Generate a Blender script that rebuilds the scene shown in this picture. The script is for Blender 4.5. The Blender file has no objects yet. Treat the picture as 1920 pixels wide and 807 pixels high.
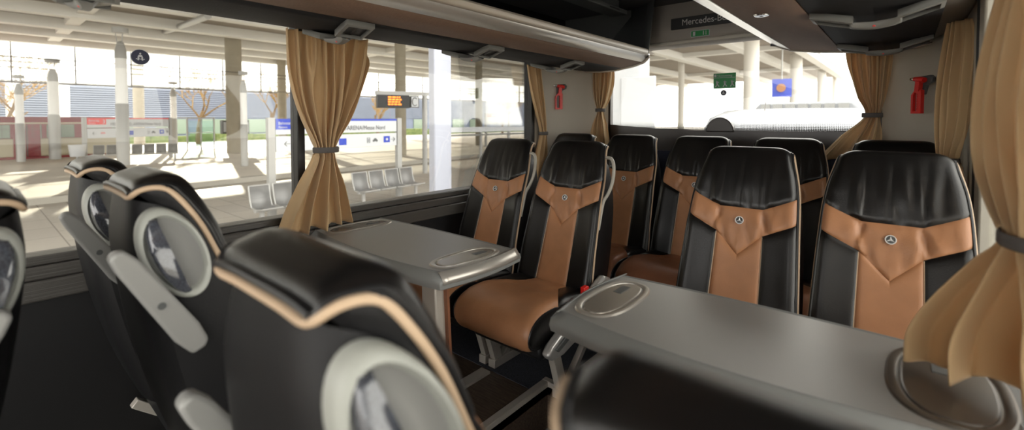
import bpy, math, random
import numpy as np
from mathutils import Vector, Matrix, noise
R = math.radians
sc = bpy.context.scene
col = sc.collection
# ------------------------------------------------------------------ camera, light, exposure
CP = dict(x=.939, z=1.251, yaw=40.285, pitch=1.869, roll=-.044, f=868.3, cy=252.5)
yw, pt = R(CP['yaw']), R(CP['pitch'])
FWD = Vector((-math.sin(yw)*math.cos(pt), math.cos(yw)*math.cos(pt), -math.sin(pt)))
RGT = Vector((math.cos(yw), math.sin(yw), 0))
UPV = RGT.cross(FWD)
CAMLOC = Vector((CP['x'], 0, CP['z']))
cd = bpy.data.cameras.new('camera'); cam = bpy.data.objects.new('camera', cd); col.objects.link(cam)
cam.matrix_world = Matrix(((RGT.x, UPV.x, -FWD.x, CAMLOC.x), (RGT.y, UPV.y, -FWD.y, CAMLOC.y), (RGT.z, UPV.z, -FWD.z, CAMLOC.z), (0, 0, 0, 1)))
cd.sensor_width = 36; cd.lens = 36*CP['f']/1920; cd.shift_y = -(403.5-CP['cy'])/1920
cd.clip_start = .02; cd.clip_end = 400
cd.dof.use_dof = True; cd.dof.focus_distance = 2.35; cd.dof.aperture_fstop = 2.0
sc.camera = cam
sc.view_settings.view_transform = 'Standard'; sc.view_settings.look = 'None'
sc.view_settings.exposure = 0.3; sc.view_settings.gamma = 1.0
sc.view_settings.use_curve_mapping = False
sc.cycles.use_denoising = True; sc.cycles.max_bounces = 10; sc.cycles.transparent_max_bounces = 24
sc.cycles.diffuse_bounces = 6; sc.cycles.sample_clamp_indirect = 8
w = bpy.data.worlds.new('World'); sc.world = w; w.use_nodes = True
bg = w.node_tree.nodes['Background']; bg.inputs[0].default_value = (1, .975, .93, 1); bg.inputs[1].default_value = 4.0
sl = bpy.data.lights.new('sun', 'SUN'); so = bpy.data.objects.new('sun', sl); col.objects.link(so)
sl.energy = 9; sl.color = (1, .9, .72); sl.angle = R(.6)
so.rotation_euler = Vector((1, -.30, -.26)).to_track_quat('-Z', 'Y').to_euler()

def gp(px, py, z=-1.1):
    d = RGT*((px-960)/CP['f']) - UPV*((py-CP['cy'])/CP['f']) + FWD
    return CAMLOC + d*((z-CP['z'])/d.z)
def px_depth(px, py, depth):
    d = RGT*((px-960)/CP['f']) - UPV*((py-CP['cy'])/CP['f']) + FWD
    return CAMLOC + d*depth
# ------------------------------------------------------------------ materials
MT = {}
def mat(name, c, rough=.5, metal=0, bump=0, bscale=200, var=0, vscale=8, coat=0, spec=.5, stretch=None, c2=None, sheen=0):
    m = bpy.data.materials.new(name); m.use_nodes = True; nt = m.node_tree; b = nt.nodes['Principled BSDF']
    b.inputs['Base Color'].default_value = (*c, 1); b.inputs['Roughness'].default_value = rough; b.inputs['Metallic'].default_value = metal
    b.inputs['Specular IOR Level'].default_value = spec; b.inputs['Coat Weight'].default_value = coat; b.inputs['Coat Roughness'].default_value = .08
    b.inputs['Sheen Weight'].default_value = sheen
    tc = nt.nodes.new('ShaderNodeTexCoord'); mp = nt.nodes.new('ShaderNodeMapping'); nt.links.new(tc.outputs['Object'], mp.inputs[0])
    if stretch: mp.inputs['Scale'].default_value = stretch
    if bump:
        n = nt.nodes.new('ShaderNodeTexNoise'); n.inputs['Scale'].default_value = bscale; n.inputs['Detail'].default_value = 3
        nt.links.new(mp.outputs[0], n.inputs[0]); bp = nt.nodes.new('ShaderNodeBump'); bp.inputs['Strength'].default_value = bump; bp.inputs['Distance'].default_value = .002
        nt.links.new(n.outputs[0], bp.inputs['Height']); nt.links.new(bp.outputs[0], b.inputs['Normal'])
    if var or c2:
        n = nt.nodes.new('ShaderNodeTexNoise'); n.inputs['Scale'].default_value = vscale; n.inputs['Detail'].default_value = 4
        nt.links.new(mp.outputs[0], n.inputs[0]); r = nt.nodes.new('ShaderNodeValToRGB')
        r.color_ramp.elements[0].position = .35; r.color_ramp.elements[1].position = .65
        a = c if c2 else [x*(1-var) for x in c]; bb = c2 if c2 else [x*(1+var) for x in c]
        r.color_ramp.elements[0].color = (*a, 1); r.color_ramp.elements[1].color = (*bb, 1)
        nt.links.new(n.outputs[0], r.inputs[0]); nt.links.new(r.outputs[0], b.inputs['Base Color'])
    MT[name] = m; return m
def emis(name, c, s):
    m = bpy.data.materials.new(name); m.use_nodes = True; b = m.node_tree.nodes['Principled BSDF']
    b.inputs['Base Color'].default_value = (*c, 1); b.inputs['Emission Color'].default_value = (*c, 1); b.inputs['Emission Strength'].default_value = s
    MT[name] = m; return m
def glass(name, tint=(1, 1, 1), refl=1.0, frost=0):
    m = bpy.data.materials.new(name); m.use_nodes = True; nt = m.node_tree; nt.nodes.remove(nt.nodes['Principled BSDF'])
    out = nt.nodes['Material Output']; t = nt.nodes.new('ShaderNodeBsdfTransparent'); t.inputs[0].default_value = (*tint, 1)
    g = nt.nodes.new('ShaderNodeBsdfGlossy'); g.inputs['Roughness'].default_value = .01
    f = nt.nodes.new('ShaderNodeFresnel'); f.inputs[0].default_value = 1.45
    mu = nt.nodes.new('ShaderNodeMath'); mu.operation = 'MULTIPLY'; mu.inputs[1].default_value = refl; nt.links.new(f.outputs[0], mu.inputs[0])
    mx = nt.nodes.new('ShaderNodeMixShader'); nt.links.new(mu.outputs[0], mx.inputs[0]); nt.links.new(t.outputs[0], mx.inputs[1]); nt.links.new(g.outputs[0], mx.inputs[2])
    last = mx
    if frost:
        d = nt.nodes.new('ShaderNodeBsdfTranslucent'); d.inputs[0].default_value = (*tint, 1); m2 = nt.nodes.new('ShaderNodeMixShader'); m2.inputs[0].default_value = frost
        nt.links.new(mx.outputs[0], m2.inputs[1]); nt.links.new(d.outputs[0], m2.inputs[2]); last = m2
    nt.links.new(last.outputs[0], out.inputs[0]); MT[name] = m; return m
mat('black_leather', (.006, .0055, .0055), .31, bump=.2, bscale=260, spec=.55)
mat('side_leather', (.007, .007, .008), .48, bump=.3, bscale=420, spec=.3)
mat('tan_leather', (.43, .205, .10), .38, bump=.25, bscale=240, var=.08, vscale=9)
mat('brown_shaded_leather', (.28, .115, .06), .36, bump=.25, bscale=240, var=.08, vscale=9)  # tan leather with the rear bench's dimmer light painted in; brown leg cheeks
mat('cream_piping', (.55, .40, .27), .5)
mat('black_piping', (.01, .01, .011), .35)
mat('grey_plastic', (.28, .28, .27), .35)
mat('warm_grey_plastic', (.40, .38, .33), .38)
mat('dish_plastic', (.34, .35, .32), .4)
mat('silver_plastic', (.55, .54, .52), .3, metal=.5)
mat('carbon', (.06, .065, .08), .12, coat=1, var=.4, vscale=260)
mat('chrome', (.8, .8, .8), .12, metal=1)
mat('bright_metal', (.82, .82, .82), .3, metal=.35)
mat('leg_metal', (.58, .54, .48), .38, metal=.25)
mat('steel', (.5, .49, .47), .32, metal=.9)
mat('black_plastic', (.012, .012, .013), .42, bump=.1, bscale=300)
mat('table_top', (.40, .395, .38), .40, metal=.5, bump=.12, bscale=500)
mat('table_edge', (.22, .225, .22), .40)
mat('table_silver', (.55, .52, .47), .28, metal=.6)
mat('lid', (.33, .30, .26), .27, metal=.5)
mat('dark_lid', (.10, .085, .07), .3, metal=.3)
mat('shell_beige', (.50, .455, .385), .55, bump=.08, bscale=300)
mat('shell_grey', (.33, .30, .27), .55)
mat('shell_light', (.60, .57, .50), .5)
mat('wall_black', (.010, .010, .011), .45)
mat('ledge', (.075, .07, .064), .35, bump=.6, bscale=40, stretch=(1, .02, 6))
mat('ceiling_cloth', (.075, .076, .085), .9, bump=.2, bscale=300)
mat('rack_brown', (.21, .135, .098), .7, spec=.2, bump=.35, bscale=90, stretch=(1, 8, 8), var=.12, vscale=60)
mat('rack_silver', (.62, .60, .57), .3, metal=.45)
mat('rack_lip', (.62, .56, .48), .4)
mat('rack_black', (.014, .014, .016), .75, spec=.25, bump=.5, bscale=160, stretch=(.3, 2, 1))
mat('frit', (.035, .027, .024), .3)
mat('carpet', (.012, .013, .018), .95, bump=1, bscale=500, c2=(.09, .10, .13), vscale=420)
mat('wood', (.06, .043, .032), .42, c2=(.13, .095, .07), vscale=14, stretch=(1, 9, 9))
mat('floor_dark', (.12, .112, .10), .5, bump=.2, bscale=200)
mat('red', (.72, .02, .015), .3)
mat('dark_grey', (.09, .095, .095), .45)
mat('mid_grey', (.2, .2, .19), .5)
mat('white', (.85, .85, .85), .5)
mat('green', (.01, .25, .06), .4)
mat('navy', (.012, .017, .05), .4)
mat('blue', (.02, .05, .42), .4)
mat('sign_white', (.55, .57, .60), .5)
mat('sign_red', (.78, .03, .03), .4)
mat('text_grey', (.10, .10, .11), .5)
mat('band_grey', (.10, .09, .085), .7)
def curtain_mat():
    m = mat('curtain', (.69, .495, .275), .8, sheen=.2)
    nt = m.node_tree; b = nt.nodes['Principled BSDF']
    tc = nt.nodes.new('ShaderNodeTexCoord'); wv = nt.nodes.new('ShaderNodeTexWave'); wv.bands_direction = 'DIAGONAL'; wv.inputs['Scale'].default_value = 160
    nt.links.new(tc.outputs['Object'], wv.inputs[0]); bp = nt.nodes.new('ShaderNodeBump'); bp.inputs['Strength'].default_value = .12; bp.inputs['Distance'].default_value = .001
    nt.links.new(wv.outputs[1], bp.inputs['Height']); nt.links.new(bp.outputs[0], b.inputs['Normal'])
    tl = nt.nodes.new('ShaderNodeBsdfTranslucent'); tl.inputs[0].default_value = (.74, .52, .32, 1); mx = nt.nodes.new('ShaderNodeMixShader'); mx.inputs[0].default_value = .22
    nt.links.new(b.outputs[0], mx.inputs[1]); nt.links.new(tl.outputs[0], mx.inputs[2]); nt.links.new(mx.outputs[0], nt.nodes['Material Output'].inputs[0])
curtain_mat()
glass('window_glass', (.97, .97, .95), .7)
glass('screen_glass', (.93, .94, .93), .5, .12)
glass('shop_glass', (.75, .85, .83), .8)
# exterior
mat('paving', (.46, .43, .38), .6, var=.10, vscale=.8)
mat('platform', (.60, .56, .50), .7, var=.06, vscale=.6)
mat('kerb', (.36, .34, .30), .8)
mat('roof_tan', (.27, .24, .21), .8, var=.05, vscale=.3)
mat('beam_white', (.72, .72, .70), .6)
mat('concrete', (.30, .27, .21), .75, var=.06, vscale=2)
mat('column_white', (.62, .60, .56), .7)
mat('post_grey', (.36, .36, .35), .45, metal=.3)
mat('pale_blue', (.40, .42, .50), .5)
mat('tube_white', (.82, .83, .83), .3)
mat('tram_red', (.20, .008, .014), .35)
mat('tram_cream', (.44, .40, .29), .4)
mat('tram_glass', (.20, .26, .20), .12)
mat('facade_blue', (.15, .18, .25), .6, var=.15, vscale=.35)
mat('slat_blue', (.24, .27, .34), .6)
mat('bark', (.18, .12, .06), .9)
mat('twig', (.34, .22, .07), .9)
mat('hedge', (.10, .16, .05), .9, c2=(.22, .26, .10), vscale=3)
mat('wire', (.10, .09, .08), .6)
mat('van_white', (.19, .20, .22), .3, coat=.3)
mat('van_glass', (.10, .11, .13), .08, spec=.8)
emis('orange_led', (1, .22, .02), 2.2)
mat('seat_mesh', (.20, .20, .20), .5, metal=.3)

# ------------------------------------------------------------------ mesh helpers
class MB:
    def __init__(s): s.v = []; s.f = []; s.m = []
    def add(s, vs, fs, mi=0):
        k = len(s.v); s.v += [tuple(p) for p in vs]
        for f in fs: s.f.append([i+k for i in f]); s.m.append(mi)
        return s
    def box(s, x0, x1, y0, y1, z0, z1, mi=0):
        vs = [(x, y, z) for x in (x0, x1) for y in (y0, y1) for z in (z0, z1)]
        return s.add(vs, [(0, 1, 3, 2), (4, 6, 7, 5), (0, 4, 5, 1), (2, 3, 7, 6), (0, 2, 6, 4), (1, 5, 7, 3)], mi)
    def obox(s, a, b, wd, ht, up=Vector((0, 0, 1)), mi=0):
        a, b = Vector(a), Vector(b); d = (b-a).normalized(); sd = d.cross(up).normalized(); u = sd.cross(d)
        vs = []
        for p in (a, b):
            for i, j in ((-1, -1), (1, -1), (1, 1), (-1, 1)): vs.append(p+sd*(wd/2*i)+u*(ht/2*j))
        return s.add(vs, [(0, 3, 2, 1), (4, 5, 6, 7), (0, 1, 5, 4), (1, 2, 6, 5), (2, 3, 7, 6), (3, 0, 4, 7)], mi)
    def grid(s, P, mi=0, closed_u=False, flip=False):
        n, m = len(P), len(P[0]); vs = [p for row in P for p in row]; fs = []
        for i in range(n-1):
            for j in range(m if closed_u else m-1):
                j2 = (j+1) % m; f = (i*m+j, i*m+j2, (i+1)*m+j2, (i+1)*m+j); fs.append(f[::-1] if flip else f)
        return s.add(vs, fs, mi)
    def tube(s, path, r, n=8, closed=False, cap=True, mi=0, sq=1.0):
        P = [Vector(p) for p in path]; N = len(P); rs = r if isinstance(r, (list, tuple)) else [r]*N
        T = []
        for i in range(N):
            a = P[(i-1) % N] if (closed or i) else P[i]; b = P[(i+1) % N] if (closed or i < N-1) else P[i]
            T.append((b-a).normalized())
        ref = Vector((0, 0, 1)) if abs(T[0].z) < .9 else Vector((1, 0, 0))
        u = (ref - T[0]*ref.dot(T[0])).normalized(); rows = []
        for i in range(N):
            u = (u - T[i]*u.dot(T[i])).normalized(); v = T[i].cross(u)
            rows.append([P[i]+u*(math.cos(2*math.pi*k/n)*rs[i])+v*(math.sin(2*math.pi*k/n)*rs[i]*sq) for k in range(n)])
        if closed: rows.append(rows[0])
        k0 = len(s.v); s.grid(rows, mi, True)
        if cap and not closed:
            s.f.append(list(range(k0+n-1, k0-1, -1))); s.m.append(mi)
            e = k0+(N-1)*n; s.f.append(list(range(e, e+n))); s.m.append(mi)
        return s
    def lathe(s, prof, c=(0, 0, 0), n=20, mi=0):
        c = Vector(c); rows = [[c+Vector((r*math.cos(2*math.pi*k/n), r*math.sin(2*math.pi*k/n), z)) for k in range(n)] for r, z in prof]
        return s.grid(rows, mi, True)
    def prism(s, poly, fn, a, b, mi=0):
        n = len(poly); vs = [fn(p[0], p[1], a) for p in poly]+[fn(p[0], p[1], b) for p in poly]
        fs = [list(range(n))[::-1], [n+i for i in range(n)]]+[[i, (i+1) % n, n+(i+1) % n, n+i] for i in range(n)]
        return s.add(vs, fs, mi)
def obj(name, mb, m, parent=None, smooth=True, bevel=0, seg=2, solid=0, ang=40, sub=0):
    me = bpy.data.meshes.new(name); me.from_pydata(mb.v, [], mb.f); me.update()
    import bmesh
    bm = bmesh.new(); bm.from_mesh(me); bmesh.ops.recalc_face_normals(bm, faces=bm.faces[:]); bm.to_mesh(me); bm.free()
    for x in (m if isinstance(m, (list, tuple)) else [m]): me.materials.append(MT[x])
    for p, i in zip(me.polygons, mb.m): p.material_index = i
    if smooth:
        me.polygons.foreach_set('use_smooth', [True]*len(me.polygons)); me.set_sharp_from_angle(angle=R(ang))
    o = bpy.data.objects.new(name, me); col.objects.link(o)
    if parent: o.parent = parent
    if bevel:
        md = o.modifiers.new('bevel', 'BEVEL'); md.width = bevel; md.segments = seg; md.limit_method = 'ANGLE'; md.angle_limit = R(35)
        me.polygons.foreach_set('use_smooth', [True]*len(me.polygons))
    if solid:
        md = o.modifiers.new('solid', 'SOLIDIFY'); md.thickness = solid; md.offset = 0
    if sub:
        md = o.modifiers.new('sub', 'SUBSURF'); md.levels = sub; md.render_levels = sub
    return o
def thing(name, label, cat, loc=(0, 0, 0), rz=0, group=None):
    o = bpy.data.objects.new(name, None); col.objects.link(o); o.location = loc; o.rotation_euler = (0, 0, rz); o.empty_display_size = .1
    return tag(o, label, cat, group)
def tag(o, label, cat, group=None):
    o['label'] = label; o['category'] = cat
    if group: o['group'] = group
    return o
def struct(name, mb, m, **k):
    par = k.get('parent'); o = obj(name, mb, m, **k)
    if not par: o['kind'] = 'structure'
    return o
def text(body, org, xd, up, size, m, parent, name='lettering', align='LEFT', ext=.0006, sx=1.0):
    c = bpy.data.curves.new(name, 'FONT'); c.body = body; c.size = size; c.extrude = ext; c.align_x = align; c.materials.append(MT[m])
    xd = Vector(xd).normalized(); up = Vector(up).normalized(); zd = xd.cross(up).normalized(); up = zd.cross(xd)
    tmp = bpy.data.objects.new(name, c); col.objects.link(tmp); bpy.context.view_layer.update()
    me = bpy.data.meshes.new_from_object(tmp.evaluated_get(bpy.context.evaluated_depsgraph_get())); bpy.data.objects.remove(tmp); o = bpy.data.objects.new(name, me); col.objects.link(o)
    M = Matrix(((xd.x*sx, up.x, zd.x, org[0]), (xd.y*sx, up.y, zd.y, org[1]), (xd.z*sx, up.z, zd.z, org[2]), (0, 0, 0, 1)))
    o.parent = parent
    if parent: o.matrix_local = parent.matrix_basis.inverted() @ M
    else: o.matrix_world = M
    return o
def lerp_tab(tab, x):
    if x <= tab[0][0]: return tab[0][1]
    for (a, va), (b, vb) in zip(tab, tab[1:]):
        if x <= b:
            t = (x-a)/(b-a); return va+(vb-va)*t
    return tab[-1][1]
def smooth_tab(tab, x):
    X = [t[0] for t in tab]; Y = [t[1] for t in tab]; n = len(X)
    if x <= X[0]: return Y[0]
    if x >= X[-1]: return Y[-1]
    i = max(k for k in range(n-1) if X[k] <= x)
    h = X[i+1]-X[i]; t = (x-X[i])/h
    def sl(k):
        if k == 0: return (Y[1]-Y[0])/(X[1]-X[0])
        if k == n-1: return (Y[-1]-Y[-2])/(X[-1]-X[-2])
        return ((Y[k+1]-Y[k])/(X[k+1]-X[k])+(Y[k]-Y[k-1])/(X[k]-X[k-1]))/2
    return (2*t**3-3*t*t+1)*Y[i]+(t**3-2*t*t+t)*h*sl(i)+(-2*t**3+3*t*t)*Y[i+1]+(t**3-t*t)*h*sl(i+1)
def cospace(a, b, n): return [a+(b-a)*(.5-.5*math.cos(math.pi*i/n)) for i in range(n+1)]

# ------------------------------------------------------------------ the coach shell
XL, XR, YF, YB = -1.2, 1.14, -1.7, 3.38
ZC = 2.06
b = MB()
b.box(XL-.1, -.33, 1.0, 1.66, -.06, 0)
b.box(.24, XR+.1, .95, 1.76, -.06, 0); b.box(.24, XR+.1, YF, .95, -.12, -.056)
struct('floor', b, 'wood')
b = MB(); b.box(XL-.1, -.33, YF, 1.0, -.06, -.001); struct('floor_front', b, 'floor_dark')
b = MB()
for x in (-1.02, -.62):
    b = MB(); b.box(x-.03, x+.03, YF, 1.64, -.01, .012); struct('trim_18' if x < -1 else 'trim_19', b, 'leg_metal', bevel=.003)
b = MB(); b.box(-.33, .24, YF, 1.76, -.30, -.22); struct('floor_aisle', b, 'carpet')
b = MB(); b.box(XL-.1, -.33, 1.66, YB+.3, -.06, .004); b.box(-.33, XR+.1, 1.76, YB+.3, -.06, .004); struct('floor_rear', b, 'carpet')
b = MB(); b.box(-.345, -.33, YF, 1.76, -.22, -.004); b.box(-.33, .24, 1.76, 1.775, -.22, -.004); b.box(.24, .255, YF, 1.76, -.22, -.004); struct('trim_1', b, 'wood')
b = MB(); b.box(-.36, -.325, YF, 1.775, -.02, .006); b.box(-.36, .25, 1.755, 1.785, -.02, .008); b.box(.235, .27, YF, 1.775, -.02, .006)
struct('trim_2', b, 'leg_metal', bevel=.003)
b = MB(); b.box(XL-.15, XR+.15, YF, YB+.3, ZC, ZC+.05); struct('ceiling', b, 'ceiling_cloth')
# left wall
SZ = .79; WT = 1.70
b = MB(); b.box(XL-.08, XL, YF, YB, -.06, SZ-.06); struct('wall_left', b, 'wall_black')
b = MB(); b.box(XL-.08, XL, YF, YB, WT, ZC); struct('wall_left_upper', b, 'wall_black')
b = MB(); b.box(XL-.07, XL+.035, YF, 2.75, SZ-.055, SZ-.012); b.box(XL-.07, XL+.018, YF, 2.75, SZ-.012, SZ+.02); b.box(XL-.07, XL+.05, YF, 2.75, SZ-.12, SZ-.055)
struct('trim_3', b, 'ledge', bevel=.006)
b = MB(); b.box(XL-.06, XL+.012, .985, 1.02, SZ+.02, WT); struct('trim_4', b, 'wall_black', bevel=.003)
b = MB(); b.box(XL-.06, XL+.012, 2.735, 2.775, SZ+.02, WT); struct('trim_5', b, 'wall_black', bevel=.003)
def window(n, x, y0, y1, z0, z1, th=.006):
    b = MB(); b.box(x-th/2, x+th/2, y0, y1, z0, z1); o = struct('window_%d' % n, b, 'window_glass', smooth=False); return o
window(1, XL-.03, YF, .985, SZ, WT); window(2, XL-.03, 1.02, 2.735, SZ, WT)
# rear corners
def corner(x0, y0, x1, y1, z0, z1, m, name, sgn):
    P = []
    for k in range(13):
        t = k/12; t2 = t
        x = x0+(x1-x0)*(t**1.6); y = y0+(y1-y0)*(1-(1-t)**1.25)
        P.append([(x, y, z0), (x, y, z1)])
    b = MB(); b.grid(P); Q = [[(p[0]+sgn*.05, p[1]+.05, p[2]) for p in r] for r in P]; b.grid(Q)
    return struct(name, b, m)
corner(XL, 2.76, -.90, YB, -.05, 1.76, 'shell_beige', 'wall_left_rear', -1)
corner(XR, 2.84, .84, YB, -.05, 1.76, 'shell_beige', 'wall_right_rear', 1)
# right wall
b = MB(); b.box(XR, XR+.08, YF, 2.86, -.06, .57); struct('wall_right', b, 'wall_black')
b = MB(); b.box(XR, XR+.08, YF, 2.86, 1.74, ZC); struct('wall_right_upper', b, 'shell_grey')
b = MB(); b.box(XR, XR+.07, 2.42, 2.86, .57, 1.74); struct('trim_7', b, 'shell_light', bevel=.01)
b = MB(); b.box(XR-.006, XR+.06, 2.405, 2.42, .57, 1.74); struct('trim_8', b, 'wall_black')
b = MB(); b.box(XR-.0, XR+.06, 2.27, 2.405, .57, 1.74); struct('trim_9', b, 'shell_light', bevel=.008)
b = MB(); b.box(XR-.05, XR+.05, YF, 2.8, .54, .575); struct('trim_10', b, 'ledge', bevel=.006)
window(3, XR+.03, YF, 2.27, .57, 1.74)
# rear wall: window, frit band, lower panel, header
ZB = 1.175
b = MB()
for i in range(24):
    a, c = -.92+1.78*i/24, -.92+1.78*(i+1)/24
    za, zc = [ZB+.035*abs((x+.03)/.85)**2.2*(1 if x < 0 else .2) for x in (a, c)]
    b.add([(a, YB, .9), (c, YB, .9), (c, YB, zc), (a, YB, za), (a, YB+.02, .9), (c, YB+.02, .9), (c, YB+.02, zc), (a, YB+.02, za)], [(0, 1, 2, 3), (4, 7, 6, 5), (3, 2, 6, 7), (0, 4, 5, 1)])
struct('trim_11', b, 'frit')
b = MB(); b.box(-.95, .90, YB-.03, YB+.05, -.05, 1.02); struct('wall_rear', b, 'navy')
b = MB(); b.box(-.95, .90, YB+.02, YB+.026, 1.0, 1.86); struct('window_4', b, 'window_glass', smooth=False)
b = MB(); b.box(-.98, .90, YB-.02, YB+.06, 1.80, ZC); struct('wall_rear_upper', b, 'shell_grey')
b = MB(); b.box(XL-.1, -.62, 3.20, 3.26, 1.75, ZC); struct('trim_20', b, 'dark_grey'); b = MB(); b.box(.66, XR+.1, 3.20, 3.26, 1.75, ZC); struct('trim_21', b, 'dark_grey')
b = MB(); b.box(-.95, -.88, YB, YB+.04, 1.0, 1.85); struct('trim_12', b, 'frit')
b = MB(); b.box(.80, .90, YB, YB+.04, 1.0, 1.85); struct('trim_13', b, 'frit')
def dots_panel():
    m = bpy.data.materials.new('frit_dots'); m.use_nodes = True; nt = m.node_tree; pb = nt.nodes['Principled BSDF']; pb.inputs['Base Color'].default_value = (.05, .045, .04, 1)
    tc = nt.nodes.new('ShaderNodeTexCoord'); vo = nt.nodes.new('ShaderNodeTexVoronoi'); vo.inputs['Scale'].default_value = 110; vo.inputs['Randomness'].default_value = 0
    nt.links.new(tc.outputs['Object'], vo.inputs[0])
    sx = nt.nodes.new('ShaderNodeSeparateXYZ'); nt.links.new(tc.outputs['Object'], sx.inputs[0])
    mr = nt.nodes.new('ShaderNodeMapRange'); nt.links.new(sx.outputs['Z'], mr.inputs[0]); mr.inputs[1].default_value = 1.16; mr.inputs[2].default_value = 1.235; mr.inputs[3].default_value = .72; mr.inputs[4].default_value = .10
    lt = nt.nodes.new('ShaderNodeMath'); lt.operation = 'LESS_THAN'; nt.links.new(vo.outputs[0], lt.inputs[0]); nt.links.new(mr.outputs[0], lt.inputs[1])
    t = nt.nodes.new('ShaderNodeBsdfTransparent'); mx = nt.nodes.new('ShaderNodeMixShader'); nt.links.new(lt.outputs[0], mx.inputs[0]); nt.links.new(t.outputs[0], mx.inputs[1]); nt.links.new(pb.outputs[0], mx.inputs[2])
    nt.links.new(mx.outputs[0], nt.nodes['Material Output'].inputs[0]); MT['frit_dots'] = m
dots_panel()
b = MB(); b.box(-.90, .84, YB+.012, YB+.013, 1.16, 1.235); struct('trim_14', b, 'frit_dots', smooth=False)
b = MB(); P = []
for a in np.linspace(0, math.pi, 25): P.append((-.035+.092*math.cos(a), 1.165+.10*math.sin(a)))
b.prism(P, lambda x, z, y: (x, y, z), YB-.02, YB+.03); o = obj('wiper_cover', b, 'frit', bevel=.006); tag(o, 'dark half-round wiper motor cover at the bottom of the rear window', 'cover')
# header bulge over the rear window
HB = 1.765; HY = 3.16
prof = [(3.40, HB+.01), (3.30, HB), (HY+.04, HB+.004), (HY+.012, HB+.02), (HY, HB+.05), (HY+.005, HB+.12), (HY+.03, 1.96), (HY+.07, ZC+.0)]
P = []
for k in range(41):
    x = -.60+1.25*k/40; e = max(0, (abs(x-.025)-.545)/.08); P.append([(x, y+(.20*(1-math.sqrt(max(0, 1-min(1, e)**2)))), z-.0*e) for y, z in prof])
b = MB(); b.grid(P); struct('trim_15', b, 'shell_grey', ang=60)
b = MB(); P = []
for k in range(31):
    x = -.565+1.16*k/30; P.append((x, HY+.012, HB+.016-.012*abs((x)/.6)**3))
b.tube(P, .012, 10); struct('trim_16', b, 'shell_light')

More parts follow.
